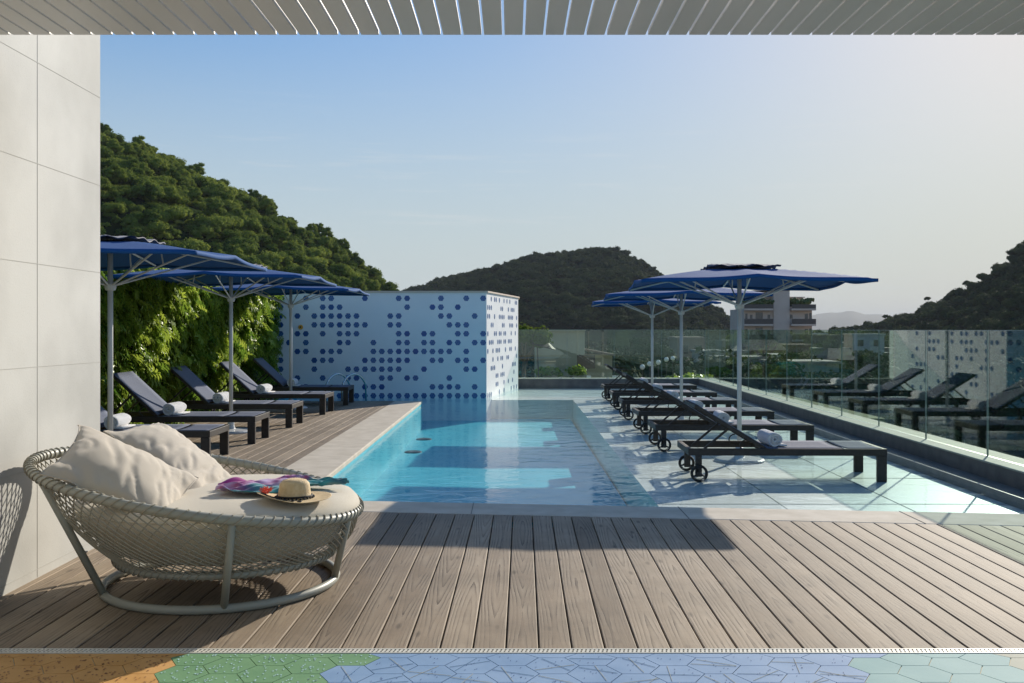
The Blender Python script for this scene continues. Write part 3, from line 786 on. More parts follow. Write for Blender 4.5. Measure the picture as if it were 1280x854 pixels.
for side, i, lo in loungers:
    o = tw if ftw else copy_tree(tw); ftw = False
    lx = .90
    c_, s_ = math.cos(lo.rotation_euler.z), math.sin(lo.rotation_euler.z)
    o.location = (lo.location.x+lx*c_+.02*s_, lo.location.y+lx*s_-.02, lo.location.z+.337); o.rotation_euler.z = lo.rotation_euler.z+R(random.uniform(-4, 4))
    wh = 'deck lounger counted from the concrete wall' if side == 'L' else 'lounger in the water counted from the front deck'
    tag(o, 'white rolled towel on the %s %s' % (ordn[i], wh), 'towel', 'rolled towels on the left deck loungers' if side == 'L' else 'rolled towels on the loungers in the water')

def make_umbrella():
    t = empty('parasol'); A = 1.22; ze = 2.12; za = 2.27; hub = 1.83
    b = MB(); b.lathe([(.001, .0), (.29, .0), (.29, .02), (.27, .035), (.06, .05), (.045, .10), (.045, .16), (.03, .165)], 28); b.build('base', M['pole'], t, smooth=False, bevel=.004)
    b = MB(); b.tube([(0,0,.16), (0,0,2.28)], .026, 14); b.build('pole', M['pole'], t, smooth=True)
    b = MB(); b.lathe([(.028, hub-.05), (.045, hub-.05), (.055, hub-.02), (.055, hub+.01), (.04, hub+.03), (.028, hub+.03)], 16); b.build('hub', M['pole'], t)
    # canopy: square, 8 ribs, surface sags slightly between ribs
    def zc(x, y):
        r_ = max(abs(x), abs(y))/A
        ang = math.atan2(y, x); rib = abs(math.sin(4*ang))
        return za-(za-ze)*r_**1.12-.030*rib*r_
    n_ = 28; b = MB()
    for i in range(n_+1):
        for j in range(n_+1):
            x = -A+2*A*i/n_; y = -A+2*A*j/n_
            # corners droop a little
            cz = (min(abs(x), abs(y))/A)**2*.05
            b.v.append((x, y, zc(x, y)-cz))
    for i in range(n_):
        for j in range(n_):
            a = i*(n_+1)+j; b.f.append((a, a+n_+1, a+n_+2, a+1)); b.m.append(0)
    # hem
    o = b.build('canopy', M['canopy'], t, smooth=True); s = o.modifiers.new('s', 'SOLIDIFY'); s.thickness = .004
    b = MB(); cs = []
    m_ = 32
    per = []
    for k in range(4*m_):
        q = k/m_; sd_ = int(q); f_ = q-sd_
        x, y = [(-1+2*f_, -1), (1, -1+2*f_), (1-2*f_, 1), (-1, 1-2*f_)][sd_]
        x *= A+.001; y *= A+.001; cz = (min(abs(x), abs(y))/A)**2*.05
        z = zc(x, y)-cz
        b.v.append((x, y, z)); b.v.append((x*.999, y*.999, z-.035))
    N_ = 4*m_
    for k in range(N_): b.f.append((2*k, 2*k+1, 2*((k+1)%N_)+1, 2*((k+1)%N_))); b.m.append(0)
    o = b.build('hem', M['canopy'], t, smooth=True); s = o.modifiers.new('s', 'SOLIDIFY'); s.thickness = .004
    # top vent: raised ruffled cap
    b = MB(); n2 = 18; B_ = .40
    for i in range(n2+1):
        for j in range(n2+1):
            x = -B_+2*B_*i/n2; y = -B_+2*B_*j/n2; r_ = max(abs(x), abs(y))/B_
            b.v.append((x, y, za+.040-.045*r_+.022*r_*noise.noise(Vector((x*6, y*6, 2.2)))+.012*math.sin(x*31+y*23)*r_))
    for i in range(n2):
        for j in range(n2):
            a = i*(n2+1)+j; b.f.append((a, a+n2+1, a+n2+2, a+1)); b.m.append(0)
    o = b.build('vent', M['vent'], t, smooth=True); s = o.modifiers.new('s', 'SOLIDIFY'); s.thickness = .008; s.offset = -1
    for k in range(8):
        a = R(45*k); sc = A/max(abs(math.cos(a)), abs(math.sin(a))); ex, ey = sc*math.cos(a), sc*math.sin(a)
        drop = .05 if k % 2 else 0
        def rp(f_): return (ex*f_, ey*f_, zc(ex*f_, ey*f_)-.022-drop*f_*f_)
        b = MB(); b.tube([(0, 0, za-.02), rp(.35), rp(.7), rp(.985)], .011, 6); rb = b.build('rib', M['pole'], t)
        fm = .62 if k % 2 else .66
        b = MB(); p1 = Vector(rp(fm)); b.tube([(.045*math.cos(a), .045*math.sin(a), hub), p1], .010, 6)
        if k % 2 == 0:
            side = Vector((-math.sin(a), math.cos(a), 0))
            for sg_ in (-1, 1):
                p2 = Vector((.045*math.cos(a), .045*math.sin(a), hub)).lerp(p1, .55); p3 = Vector(rp(.46))+side*sg_*.0+Vector((0,0,0))
            q = Vector((.045*math.cos(a), .045*math.sin(a), hub)).lerp(p1, .62); b.tube([q, Vector(rp(.40))], .008, 5)
        b.build('strut', M['pole'], t)
    return t
umb = make_umbrella()
U = [(-3.91, 9.5, 0, 0, 'navy square parasol at far left, partly cut off by the concrete wall'),
     (-3.83, 13.3, 0, 0, 'navy square parasol on the left deck, middle one of three by the hedge'),
     (-3.92, 17.3, 0, 0, 'navy square parasol on the left deck, nearest the hexagon tiled wall'),
     (2.66, 11.42, SZ, -3.6, 'navy square parasol in the water, closest and largest over the right loungers'),
     (2.75, 15.85, SZ, -3.6, 'navy square parasol in the water, middle one of the right row'),
     (2.88, 20.05, SZ, -3.6, 'navy square parasol in the water, farthest and smallest of the right row')]
for i, (x, y, z, rz, lb) in enumerate(U):
    o = umb if i == 0 else copy_tree(umb); o.location = (x, y, z); o.rotation_euler.z = R(rz); tag(o, lb, 'parasol', 'parasols on the left deck' if i < 3 else 'parasols standing in the water')

# ------------------------------------------------------------------ daybed
BC = Vector((-1.600, 5.40, 0)); BR = .618
RC = Vector((-1.708, 5.36, 0)); RX, RY = .858, .79
def rim(a): 
    x = RC.x+RX*math.cos(a); y = RC.y+RY*math.sin(a); return Vector((x, y, .40+.176*(-.81-x)))
def low(a): return Vector((BC.x+.03+.575*math.cos(a), BC.y+.575*math.sin(a), .18))
t = empty('round_daybed', (BC.x, BC.y, 0)); tag(t, 'round woven rope daybed with beige cushion on the deck beside the concrete wall', 'daybed')
def dpart(bm, name, m_, parent=t, **k):
    o = bm.build(name, m_, parent, recenter=True, loc=tuple(BC), **k); o.location = (0,0,0); return o
b = MB(); b.tube([(BC.x+BR*math.cos(2*math.pi*k/72), BC.y+BR*math.sin(2*math.pi*k/72), .024) for k in range(72)], .0225, 12, closed=True); dpart(b, 'base_ring', M['day'], smooth=True)
b = MB(); b.tube([low(2*math.pi*k/72) for k in range(72)], .020, 12, closed=True); lr = dpart(b, 'lower_ring', M['day'], smooth=True)
b = MB(); b.tube([rim(2*math.pi*k/96) for k in range(96)], .0245, 12, closed=True); rm = dpart(b, 'rim', M['day'], smooth=True)
for ab, ar in ((215, 224), (287, 296), (359, 348), (71, 62), (143, 138)):
    p0 = Vector((BC.x+BR*math.cos(R(ab)), BC.y+BR*math.sin(R(ab)), .024)); b = MB(); b.tube([p0, rim(R(ar))], .0195, 10); dpart(b, 'leg', M['day'], smooth=True)
# woven cords
def surf(a, s_, off=0):
    p0 = rim(a); p1 = low(a); q = p0.lerp(p1, s_); dirn = Vector((math.cos(a), math.sin(a), 0))
    q += dirn*(.045*math.sin(math.pi*min(1, s_))*(.6)+off); q.z -= .03*math.sin(math.pi*s_); return q
b = MB(); NC = 84
for k in range(NC):
    for sg_ in (1, -1):
        a0 = 2*math.pi*k/NC; pts = [surf(a0+sg_*s_/12*R(38), s_/12, .003*sg_) for s_ in range(13)]
        b.tube(pts, .0036, 4, cap=False)
# knots
for k in range(NC):
    for q in (1, 2, 3, 4, 5, 6, 7, 8):
        s_ = q/ (R(38)/(math.pi/NC)); a = 2*math.pi*k/NC+(q % 2)*math.pi/NC
        if s_ < 1: c_ = surf(a, s_); b.lathe([(.001, -.006), (.006, 0), (.001, .006)], 5, c=tuple(c_))
dpart(b, 'rope_net', M['rope'])
for fn, rr_, nn, nm in ((rim, .0275, 104, 'rim_wrapping'), (low, .0235, 90, 'ring_wrapping')):
    b = MB()
    pts = []
    for j in range(nn*12):
        ph = 2*math.pi*j/12; a = 2*math.pi*(j/12+.30*math.sin(ph))/nn; c_ = fn(a); tg = (fn(a+.02)-fn(a-.02)).normalized(); xx = tg.cross(Vector((0,0,1))).normalized(); yy = xx.cross(tg)
        pts.append(c_+(xx*math.cos(ph)+yy*math.sin(ph))*rr_)
    b.tube(pts, .0038, 4, closed=True)
    dpart(b, nm, M['rope'], rm if fn is rim else lr)
# seat cushion
b = MB(); SEG = 80
prof = [(0, .520), (.30, .522), (.55, .520), (.75, .514), (.88, .503), (.95, .485), (.985, .455), (1, .42), (1, .36), (1, .31), (1, .265), (.97, .235), (.90, .215), (.6, .20), (0, .20)]
for (f_, z_) in prof[1:-1]:
    for k in range(SEG):
        a = 2*math.pi*k/SEG; r0 = rim(a); s_ = min(1, max(0, (r0.z-z_)/(r0.z-.18)))
        q = surf(a, s_, -.03*min(1, s_*6)+.012*(1-min(1, s_*6))); cc_ = RC.lerp(BC, s_)
        zz = z_+.012*noise.noise(Vector((math.cos(a)*f_*3, math.sin(a)*f_*3, 0)))
        b.v.append((cc_.x+(q.x-cc_.x)*f_, cc_.y+(q.y-cc_.y)*f_, zz))
n_ = len(prof)-2
for i in range(n_-1):
    for k in range(SEG): b.f.append((i*SEG+k, (i+1)*SEG+k, (i+1)*SEG+(k+1)%SEG, i*SEG+(k+1)%SEG)); b.m.append(0)
b.f.append(tuple(range(SEG))); b.m.append(0); b.f.append(tuple(reversed([(n_-1)*SEG+k for k in range(SEG)]))); b.m.append(0)
cu = dpart(b, 'seat_cushion', M['cush'], smooth=True)
# piping on cushion edge
b = MB(); b.tube([(lambda a, r0, s_: (RC.lerp(BC, s_).x+(surf(a, s_, -.03).x-RC.lerp(BC, s_).x)*.972, RC.lerp(BC, s_).y+(surf(a, s_, -.03).y-RC.lerp(BC, s_).y)*.972, .474))(2*math.pi*k/90, 0, min(1, max(0, (rim(2*math.pi*k/90).z-.474)/(rim(2*math.pi*k/90).z-.18)))) for k in range(90)], .0045, 6, closed=True); dpart(b, 'piping', M['cush'], cu, smooth=True)

# pillows
def make_pillow(name, c, u, v, wu, wv, th, seed, label):
    c = Vector(c); u = Vector(u).normalized(); v = Vector(v); v = (v-u*v.dot(u)).normalized(); w_ = u.cross(v).normalized()
    if w_.x < 0: w_ = -w_
    N_ = 44; b = MB()
    for sgn in (1, -1):
        for i in range(N_+1):
            for j in range(N_+1):
                a = -1+2*i/N_; e = -1+2*j/N_
                # pincushion outline
                ka = 1-.13*(1-e*e)*abs(a)**2; ke = 1-.13*(1-a*a)*abs(e)**2
                prof_ = ((1-abs(a)**2.2)*(1-abs(e)**2.2))**.60
                dd = th*prof_
                corner = math.exp(-((1-abs(a))**2+(1-abs(e))**2)/.10)
                fold = noise.fractal(Vector((a*1.3+seed, e*1.3, sgn*3.0+seed)), .9, 2.0, 2)*.010*prof_**.5
                # creases running in from corners / seams
                cr_ = .010*math.sin((a*e)*9+seed+3*noise.noise(Vector((a*2, e*2, seed))))*(1-prof_)*1.0
                ctr_ = abs(noise.noise(Vector((a*1.6+e*4.5+seed, (e-a)*1.1, seed*2))))
                cr2 = .024*max(0, .28-ctr_)/.28*(prof_**.5)*(.35+.65*abs(noise.noise(Vector((a*1.5, e*1.5, seed+9)))))
                # small puckers along the seam
                ed = min(1-abs(a), 1-abs(e)); cr2 += .0035*math.sin((a if abs(e) > abs(a) else e)*26+seed)*math.exp(-ed/.10)*(1 if ed > .02 else 0)
                sag = -.02*(1-e*e)*0
                q = c+u*(a*ka*wu/2)+v*(e*ke*wv/2)+w_*(sgn*(dd+fold-cr2)+cr_+.03*(a*a-.4)*e)
                b.v.append(tuple(q-c))
    o_ = (N_+1)**2
    for s_ in range(2):
        for i in range(N_):
            for j in range(N_):
                a = s_*o_+i*(N_+1)+j; f_ = (a, a+N_+1, a+N_+2, a+1); b.f.append(f_ if s_ == 0 else tuple(reversed(f_))); b.m.append(0)
    # weld seam
    def seam(i, j): return i*(N_+1)+j
    edge = [seam(i, 0) for i in range(N_)]+[seam(N_, j) for j in range(N_)]+[seam(N_-i, N_) for i in range(N_)]+[seam(0, N_-j) for j in range(N_)]
    for k in range(len(edge)):
        a, d_ = edge[k], edge[(k+1) % len(edge)]; b.f.append((a, a+o_, d_+o_, d_)); b.m.append(0)
    t = empty(name, tuple(c)); tag(t, label, 'pillow', 'pillows on the daybed')
    cov = b.build('cover', M['pillow'], t, smooth=True); s = cov.modifiers.new('sub', 'SUBSURF'); s.levels = s.render_levels = 1
    pts = [(Vector(b.v[e_])+Vector(b.v[e_+o_]))/2 for e_ in edge[::2]]
    pb = MB(); pb.tube(pts, .0045, 6, closed=True); pb.build('piping', M['pillow'], cov, smooth=True)
    return t
make_pillow('scatter_pillow', (-1.97, 4.97, .655), (-.05, .50, .17), (.55, 0, -.37), .56, .68, .098, 1.3, 'beige pillow in front, leaning on the daybed rim nearest the wall, corner pointing up')
make_pillow('scatter_pillow', (-1.94, 5.64, .650), (.09, .50, .0), (.46, -.10, -.34), .58, .66, .095, 6.1, 'beige pillow behind the first one, lying back against the far rim of the daybed')

# straw hat
hat = empty('straw_hat', (-1.125, 5.05, .526), R(12)); hat.scale = (.9, .9, .9); tag(hat, 'wide brimmed straw hat with black pompom band lying on the daybed cushion', 'hat')
b = MB(); SEG = 60
rings = [(.0, .112, 0), (.045, .113, 0), (.070, .104, 0), (.080, .088, 0), (.085, .050, 0), (.090, .012, 0), (.098, .006, 0), (.13, .004, 1), (.165, .006, 1), (.195, .010, 1), (.200, .010, 1)]
for (r_, z_, bw) in rings[1:]:
    for k in range(SEG):
        a = 2*math.pi*k/SEG
        zz = z_+(r_-.09)*bw*(.28*max(0, -math.cos(a-.35))**2+.05*math.sin(2*a+1))
        if z_ > .1: zz -= .012*math.exp(-((r_*math.sin(a))/.02)**2)
        b.v.append((r_*math.cos(a)*1.05, r_*math.sin(a)*.95, zz))
nr_ = len(rings)-1
for i in range(nr_-1):
    for k in range(SEG): b.f.append((i*SEG+k, (i+1)*SEG+k, (i+1)*SEG+(k+1)%SEG, i*SEG+(k+1)%SEG)); b.m.append(0)
b.f.append(tuple(range(SEG))); b.m.append(0)
o = b.build('straw_body', M['straw'], hat, smooth=True); s = o.modifiers.new('s', 'SOLIDIFY'); s.thickness = .003
b = MB(); b.tube([(.094*1.05*math.cos(2*math.pi*k/40), .094*.95*math.sin(2*math.pi*k/40), .018) for k in range(40)], .0055, 6, closed=True)
for k in range(30):
    a = 2*math.pi*k/30; b.lathe([(.001, -.0065), (.006, -.003), (.006, .003), (.001, .0065)], 7, c=(.104*1.05*math.cos(a), .104*.95*math.sin(a), .010))
b.build('pompom_band', M['black'], hat)
b = MB()
for k in range(9):
    a0 = R(175+k*13); pts = []
    for j in range(11):
        q = 2*math.pi*j/10; rr_ = .165+.014*math.cos(q)
        a = a0+.075*math.sin(q); zz = .008+(rr_-.09)*.28*max(0, -math.cos(a-.35))**2+(rr_-.09)*.05*math.sin(2*a+1)+.004
        pts.append((rr_*math.cos(a)*1.05, rr_*math.sin(a)*.95, zz))
    b.tube(pts, .0028, 4)
b.build('brim_embroidery', M['black'], hat)
b = MB(); rr2 = random.Random(4)
for k in range(46):
    a = R(150+rr2.random()*42); r_ = .150+rr2.random()*.03; zz = .02+(r_-.09)*.28
    p0 = Vector((r_*math.cos(a), r_*math.sin(a), zz)); b.tube([p0, p0+Vector((rr2.uniform(-.03,.02), rr2.uniform(-.02,.02), rr2.uniform(.006,.026)))], [.004, .0015], 4)
b.build('tassel', M['red'], hat)

# silk scarf
def scarf_mat():
    m, n, l, p = new_mat('printed_silk')
    t_ = n.new('ShaderNodeTexCoord'); mp_ = n.new('ShaderNodeMapping'); mp_.inputs['Rotation'].default_value = (0,0,.2); mp_.inputs['Scale'].default_value = (1.0, 3.0, 1)
    l.new(t_.outputs['Object'], mp_.inputs['Vector'])
    nn = n.new('ShaderNodeTexNoise'); nn.inputs['Scale'].default_value = 2.4; nn.inputs['Detail'].default_value = 2; l.new(mp_.outputs[0], nn.inputs['Vector'])
    s_ = n.new('ShaderNodeSeparateXYZ'); l.new(t_.outputs['Object'], s_.inputs[0])
    f_ = math_node(n, l, 'ADD', math_node(n, l, 'MULTIPLY', s_.outputs['X'], .85), math_node(n, l, 'MULTIPLY', nn.outputs['Fac'], .55))
    f_ = math_node(n, l, 'ADD', f_, math_node(n, l, 'MULTIPLY', s_.outputs['Y'], -.9)); f_ = math_node(n, l, 'ADD', f_, .24)
    r_ = n.new('ShaderNodeValToRGB'); l.new(f_, r_.inputs['Fac']); e = r_.color_ramp.elements
    e[0].position = 0; e[0].color = (.35, .50, .55, 1); e[1].position = 1; e[1].color = (.01, .16, .19, 1)
    for pos, c_ in ((.16, (.30, .45, .50)), (.24, (.05, .01, .22)), (.32, (.30, .01, .20)), (.40, (.42, .03, .25)), (.47, (.45, .32, .55)), (.55, (.30, .02, .16)), (.62, (.10, .02, .18)), (.68, (.04, .20, .26)), (.8, (.03, .32, .34)), (.9, (.02, .10, .16))):
        q = e.new(pos); q.color = (*c_, 1)
    l.new(r_.outputs['Color'], p.inputs['Base Color']); p.inputs['Roughness'].default_value = .33; p.inputs['Sheen Weight'].default_value = .3
    return m
b = MB(); NU, NV = 70, 30
SC = Vector((-1.24, 5.52, .53))
for i in range(NU+1):
    for j in range(NV+1):
        u = i/NU; v = j/NV
        wdt = (.10+.36*math.sin(math.pi*min(1, (u*1.05+.03))**.8))*(1 if u < .6 else 1-.55*(u-.6)/.4)
        x = -1.58+.64*u+.03*math.sin(v*5); y = 5.30+.16*u+(v-.5)*wdt+.02*noise.noise(Vector((u*7, v*3, 0)))-.03*(1-u)
        z = .535+.020*abs(noise.noise(Vector((u*5, v*9, 3))))*2+.010*math.sin(v*22+u*9+2*noise.noise(Vector((u*4, v*2, 8))))+.010
        b.v.append((x-SC.x, y-SC.y, z-SC.z))
for i in range(NU):
    for j in range(NV): a = i*(NV+1)+j; b.f.append((a, a+NV+1, a+NV+2, a+1)); b.m.append(0)
o = b.build('silk_scarf', scarf_mat(), loc=tuple(SC), smooth=True); s = o.modifiers.new('s', 'SOLIDIFY'); s.thickness = .002
tag(o, 'crumpled purple, magenta and teal silk scarf spread beside the hat on the daybed', 'scarf')

# ================================================================== BACKGROUND
def crown_mesh(name, seed, rad, hgt, n_leaf, leaf, lobes, mat_leaf, link=False, flat=.92):
    r_ = np.random.default_rng(seed)
    # lobe centres on a dome
    C_ = []
    for k in range(lobes):
        a = r_.uniform(0, 2*math.pi); q = math.sqrt(r_.uniform(0, 1))*rad*.68
        C_.append((q*math.cos(a), q*math.sin(a), hgt*(.55+.40*(1-(q/rad)**2))*r_.uniform(.8, 1.1), rad*r_.uniform(.18, .40)))
    C_ = np.array(C_)
    idx = r_.integers(0, lobes, n_leaf)
    d_ = norm(r_.normal(0, 1, (n_leaf, 3))); d_[:, 2] = np.abs(d_[:, 2])*.9-.25*(r_.random(n_leaf)); d_ = norm(d_)
    rr_ = C_[idx, 3]*(1-.30*r_.random(n_leaf)**2)*(1+.55*(r_.random(n_leaf)-.4))
    P = C_[idx, :3]+d_*rr_[:, None]*np.array([1, 1, flat])
    Zn = norm(d_+r_.normal(0, .45, (n_leaf, 3))+np.array([0, 0, .25])); T_ = norm(np.cross(Zn, norm(r_.normal(0, 1, (n_leaf, 3))))); B_ = np.cross(Zn, T_)
    q = np.array([(-.5, 0, 0), (0, -.32, .05), (.5, 0, 0), (0, .32, -.05)]); S = leaf*r_.uniform(.6, 1.4, n_leaf)
    V, Fc = scatter(q, np.array([(0,1,2,3)]), P, T_, B_, Zn, S)
    rn = np.clip(.5+r_.normal(0, .2, n_leaf)+(r_.normal(0, .18, lobes))[idx], 0, 1)
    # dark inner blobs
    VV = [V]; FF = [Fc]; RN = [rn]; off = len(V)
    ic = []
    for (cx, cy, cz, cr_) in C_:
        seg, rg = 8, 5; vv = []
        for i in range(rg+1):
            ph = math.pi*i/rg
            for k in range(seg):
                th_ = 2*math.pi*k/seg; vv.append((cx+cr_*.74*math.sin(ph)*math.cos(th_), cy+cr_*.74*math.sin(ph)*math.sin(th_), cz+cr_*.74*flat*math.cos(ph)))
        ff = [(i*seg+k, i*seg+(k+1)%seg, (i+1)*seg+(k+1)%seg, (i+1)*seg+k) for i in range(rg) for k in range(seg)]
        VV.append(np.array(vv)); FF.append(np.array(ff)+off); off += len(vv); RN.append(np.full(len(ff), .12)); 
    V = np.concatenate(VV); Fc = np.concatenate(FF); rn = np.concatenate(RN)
    return np_mesh(name, V, Fc, mat_leaf, 'nolink' if not link else None, rn)

def forest(name, P, S, protos, label, rot=None):
    """P (n,3) points; instances of protos; ONE stuff object"""
    me = bpy.data.meshes.new(name); me.vertices.add(len(P)); me.vertices.foreach_set('co', P.astype(np.float32).ravel())
    a = me.attributes.new('s', 'FLOAT', 'POINT'); a.data.foreach_set('value', S.astype(np.float32))
    a = me.attributes.new('rz', 'FLOAT', 'POINT'); a.data.foreach_set('value', rng.uniform(0, 6.28, len(P)).astype(np.float32))
    a = me.attributes.new('idx', 'INT', 'POINT'); a.data.foreach_set('value', rng.integers(0, len(protos), len(P)).astype(np.int32))
    o = bpy.data.objects.new(name, me); col.objects.link(o)
    cc = bpy.data.collections.new(name+'_kinds')
    for q in protos: cc.objects.link(q)
    ng = bpy.data.node_groups.new(name, 'GeometryNodeTree')
    ng.interface.new_socket('Geometry', in_out='INPUT', socket_type='NodeSocketGeometry'); ng.interface.new_socket('Geometry', in_out='OUTPUT', socket_type='NodeSocketGeometry')
    N_ = ng.nodes; Lk = ng.links; gi = N_.new('NodeGroupInput'); go = N_.new('NodeGroupOutput')
    iop = N_.new('GeometryNodeInstanceOnPoints'); ci = N_.new('GeometryNodeCollectionInfo'); ci.inputs['Collection'].default_value = cc; ci.inputs['Separate Children'].default_value = True; ci.inputs['Reset Children'].default_value = True
    def na(nm, ty):
        q = N_.new('GeometryNodeInputNamedAttribute'); q.data_type = ty; q.inputs['Name'].default_value = nm; return q.outputs['Attribute']
    cx = N_.new('ShaderNodeCombineXYZ'); Lk.new(na('rz', 'FLOAT'), cx.inputs['Z'])
    mtp = N_.new('GeometryNodeMeshToPoints')
    Lk.new(gi.outputs[0], mtp.inputs['Mesh']); Lk.new(mtp.outputs[0], iop.inputs['Points']); Lk.new(ci.outputs[0], iop.inputs['Instance'])
    iop.inputs['Pick Instance'].default_value = True; Lk.new(na('idx', 'INT'), iop.inputs['Instance Index'])
    Lk.new(cx.outputs[0], iop.inputs['Rotation']); Lk.new(na('s', 'FLOAT'), iop.inputs['Scale']); Lk.new(iop.outputs[0], go.inputs[0])
    md = o.modifiers.new('gn', 'NODES'); md.node_group = ng
    tag(o, label, 'woods', kind='stuff'); return o

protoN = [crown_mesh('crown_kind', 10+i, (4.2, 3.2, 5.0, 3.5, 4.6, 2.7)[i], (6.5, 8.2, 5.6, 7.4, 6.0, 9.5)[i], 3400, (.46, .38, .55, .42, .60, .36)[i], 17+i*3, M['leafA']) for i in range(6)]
protoF = [crown_mesh('far_crown_kind', 30+i, 4.2, 6.0, 900, .85, 11+i, M['leafFar']) for i in range(4)]

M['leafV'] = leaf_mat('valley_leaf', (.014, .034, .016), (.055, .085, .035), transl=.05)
protoV = [crown_mesh('valley_crown_kind', 50+i, 4.2, 6.0, 1600, .60, 12+i, M['leafV']) for i in range(4)]

def lerp_tab(tab, x):
    return float(np.interp(x, [a for a, _ in tab], [b_ for _, b_ in tab]))
def hill(name, ridge, D0, D1, zb, tree_h, npx, nd, mt, back=1.4, bumps=4.0, p=.85):
    """heightfield under a skyline; returns height sampler (px,t)->point"""
    px0, px1 = ridge[0][0], ridge[-1][0]
    def pt(px, t_):
        D = D0+(D1-D0)*t_
        zr = EYE+(HZ-lerp_tab(ridge, px))/F*D1-tree_h
        if t_ <= 1: s_ = math.sin(t_*math.pi/2)**(1/p) if t_ > 0 else 0
        else: s_ = max(0, 1-((t_-1)/(back-1))**1.5)
        X_ = (px-640)/F*D
        z = zb+(zr-zb)*s_
        z += bumps*noise.fractal(Vector((X_/45, D/45, .3)), .8, 2, 3)*min(1, t_*2)
        return (X_, D, z)
    b = MB()
    for i in range(npx+1):
        for j in range(nd+1): b.v.append(pt(px0+(px1-px0)*i/npx, back*j/nd))
    for i in range(npx):
        for j in range(nd): a = i*(nd+1)+j; b.f.append((a, a+nd+1, a+nd+2, a+1)); b.m.append(0)
    b.build(name, mt, kind='structure', smooth=True)
    return pt
def cover(pt, px0, px1, n_, smin, smax, tmin=.05, tmax=1.06, drop=1.5, filt=None):
    P = []; S = []; tries = 0
    while len(P) < n_ and tries < n_*20:
        tries += 1
        t_ = tmin+(tmax-tmin)*random.random(); px = px0+(px1-px0)*random.random()
        if filt and not filt(px, t_): continue
        q = pt(px, t_); s_ = smin+(smax-smin)*random.random()**1.5
        P.append((q[0], q[1], q[2]-drop)); S.append(s_)
    return np.array(P), np.array(S)

ridgeL = [(-700, -60), (-300, 20), (0, 100), (60, 122), (126, 166), (160, 180), (200, 200), (240, 221), (280, 238), (340, 268), (400, 300), (430, 322), (450, 335), (488, 364), (520, 388), (560, 412), (600, 425)]
ptL = hill('left_hillside', ridgeL, 110, 300, -28, 4.6, 130, 50, M['hillsoil'], bumps=3.0)
P, S = cover(ptL, -300, 590, 3900, .30, .85, tmin=.12)
P2, S2 = cover(ptL, 100, 520, 300, .25, .5, tmin=.15); P = np.concatenate([P, P2]); S = np.concatenate([S, S2])
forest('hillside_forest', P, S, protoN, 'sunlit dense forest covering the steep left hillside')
ridgeC = [(380, 412), (440, 392), (470, 378), (500, 362), (540, 349), (580, 339), (620, 328), (650, 320), (690, 313), (745, 308), (775, 312), (800, 324), (830, 345), (870, 362), (900, 382), (925, 400), (960, 412), (1040, 425)]
ptC = hill('middle_hill', ridgeC, 420, 900, -30, 10.5, 120, 44, M['hillsoil'], bumps=5.0)
P, S = cover(ptC, 380, 1040, 7000, .5, 1.25, tmin=.25)
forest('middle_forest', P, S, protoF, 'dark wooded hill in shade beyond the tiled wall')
ridgeR = [(930, 425), (1000, 418), (1050, 410), (1100, 397), (1150, 382), (1180, 372), (1205, 362), (1240, 340), (1262, 322), (1280, 305), (1340, 262), (1450, 215), (1600, 180), (1900, 120)]
ptR = hill('right_hill', ridgeR, 230, 520, -30, 6.5, 120, 44, M['hillsoil'], bumps=4.0)
P, S = cover(ptR, 930, 1700, 3600, .4, 1.05, tmin=.1)
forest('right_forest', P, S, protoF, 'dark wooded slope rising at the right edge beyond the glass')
# far mountains
b = MB(); rdg = [(900, 405), (960, 402), (1000, 398), (1025, 392), (1050, 391), (1063, 388), (1080, 393), (1100, 392), (1112, 396), (1140, 402), (1200, 405), (1300, 408)]
npx = 80
for i in range(npx+1):
    px = 820+(1400-820)*i/npx; zt = EYE+(HZ-lerp_tab(rdg, px))/F*6000+5*noise.fractal(Vector((px/30, 0, 0)), .8, 2, 3)
    for (D, z) in ((4800, -34), (5500, -34+(zt+34)*.62), (6000, zt), (7000, -34)): b.v.append(((px-640)/F*D, D, z))
for i in range(npx):
    for j in range(3): a = i*4+j; b.f.append((a, a+4, a+5, a+1)); b.m.append(0)
b.build('distant_mountains', M['farhill'], kind='structure', smooth=True)
# mid woods between terrace and hills (seen through the glass)
g = MB()
def mz(px, D): return -7.5-.018*(D-40)+1.2*noise.noise(Vector(((px-640)/F*D/20, D/20, 0)))
n1, n2 = 40, 30
for i in range(n1+1):
    for j in range(n2+1): px = 420+(1800-420)*i/n1; D = 48+(330-48)*j/n2; g.v.append(((px-640)/F*D, D, mz(px, D)))
for i in range(n1):
    for j in range(n2): a = i*(n2+1)+j; g.f.append((a, a+n2+1, a+n2+2, a+1)); g.m.append(0)
g.build('park_ground', M['hillsoil'], kind='structure')
P = []; S = []
while len(P) < 620:
    D = 62+260*random.random()**1.2; px = 560+1150*random.random(); X_ = (px-640)/F*D; s_ = random.uniform(.5, 1.0)
    if 40 < X_ < 62 and 165 < D < 205: continue
    top = -.6-.004*D+random.uniform(-4.5, .4)
    if px > 880: top -= 1.8*random.random()
    P.append((X_, D, top-6.5*s_)); S.append(s_)
forest('valley_woods', np.array(P), np.array(S), protoV, 'dark treetops filling the valley below the terrace, seen through the glass')

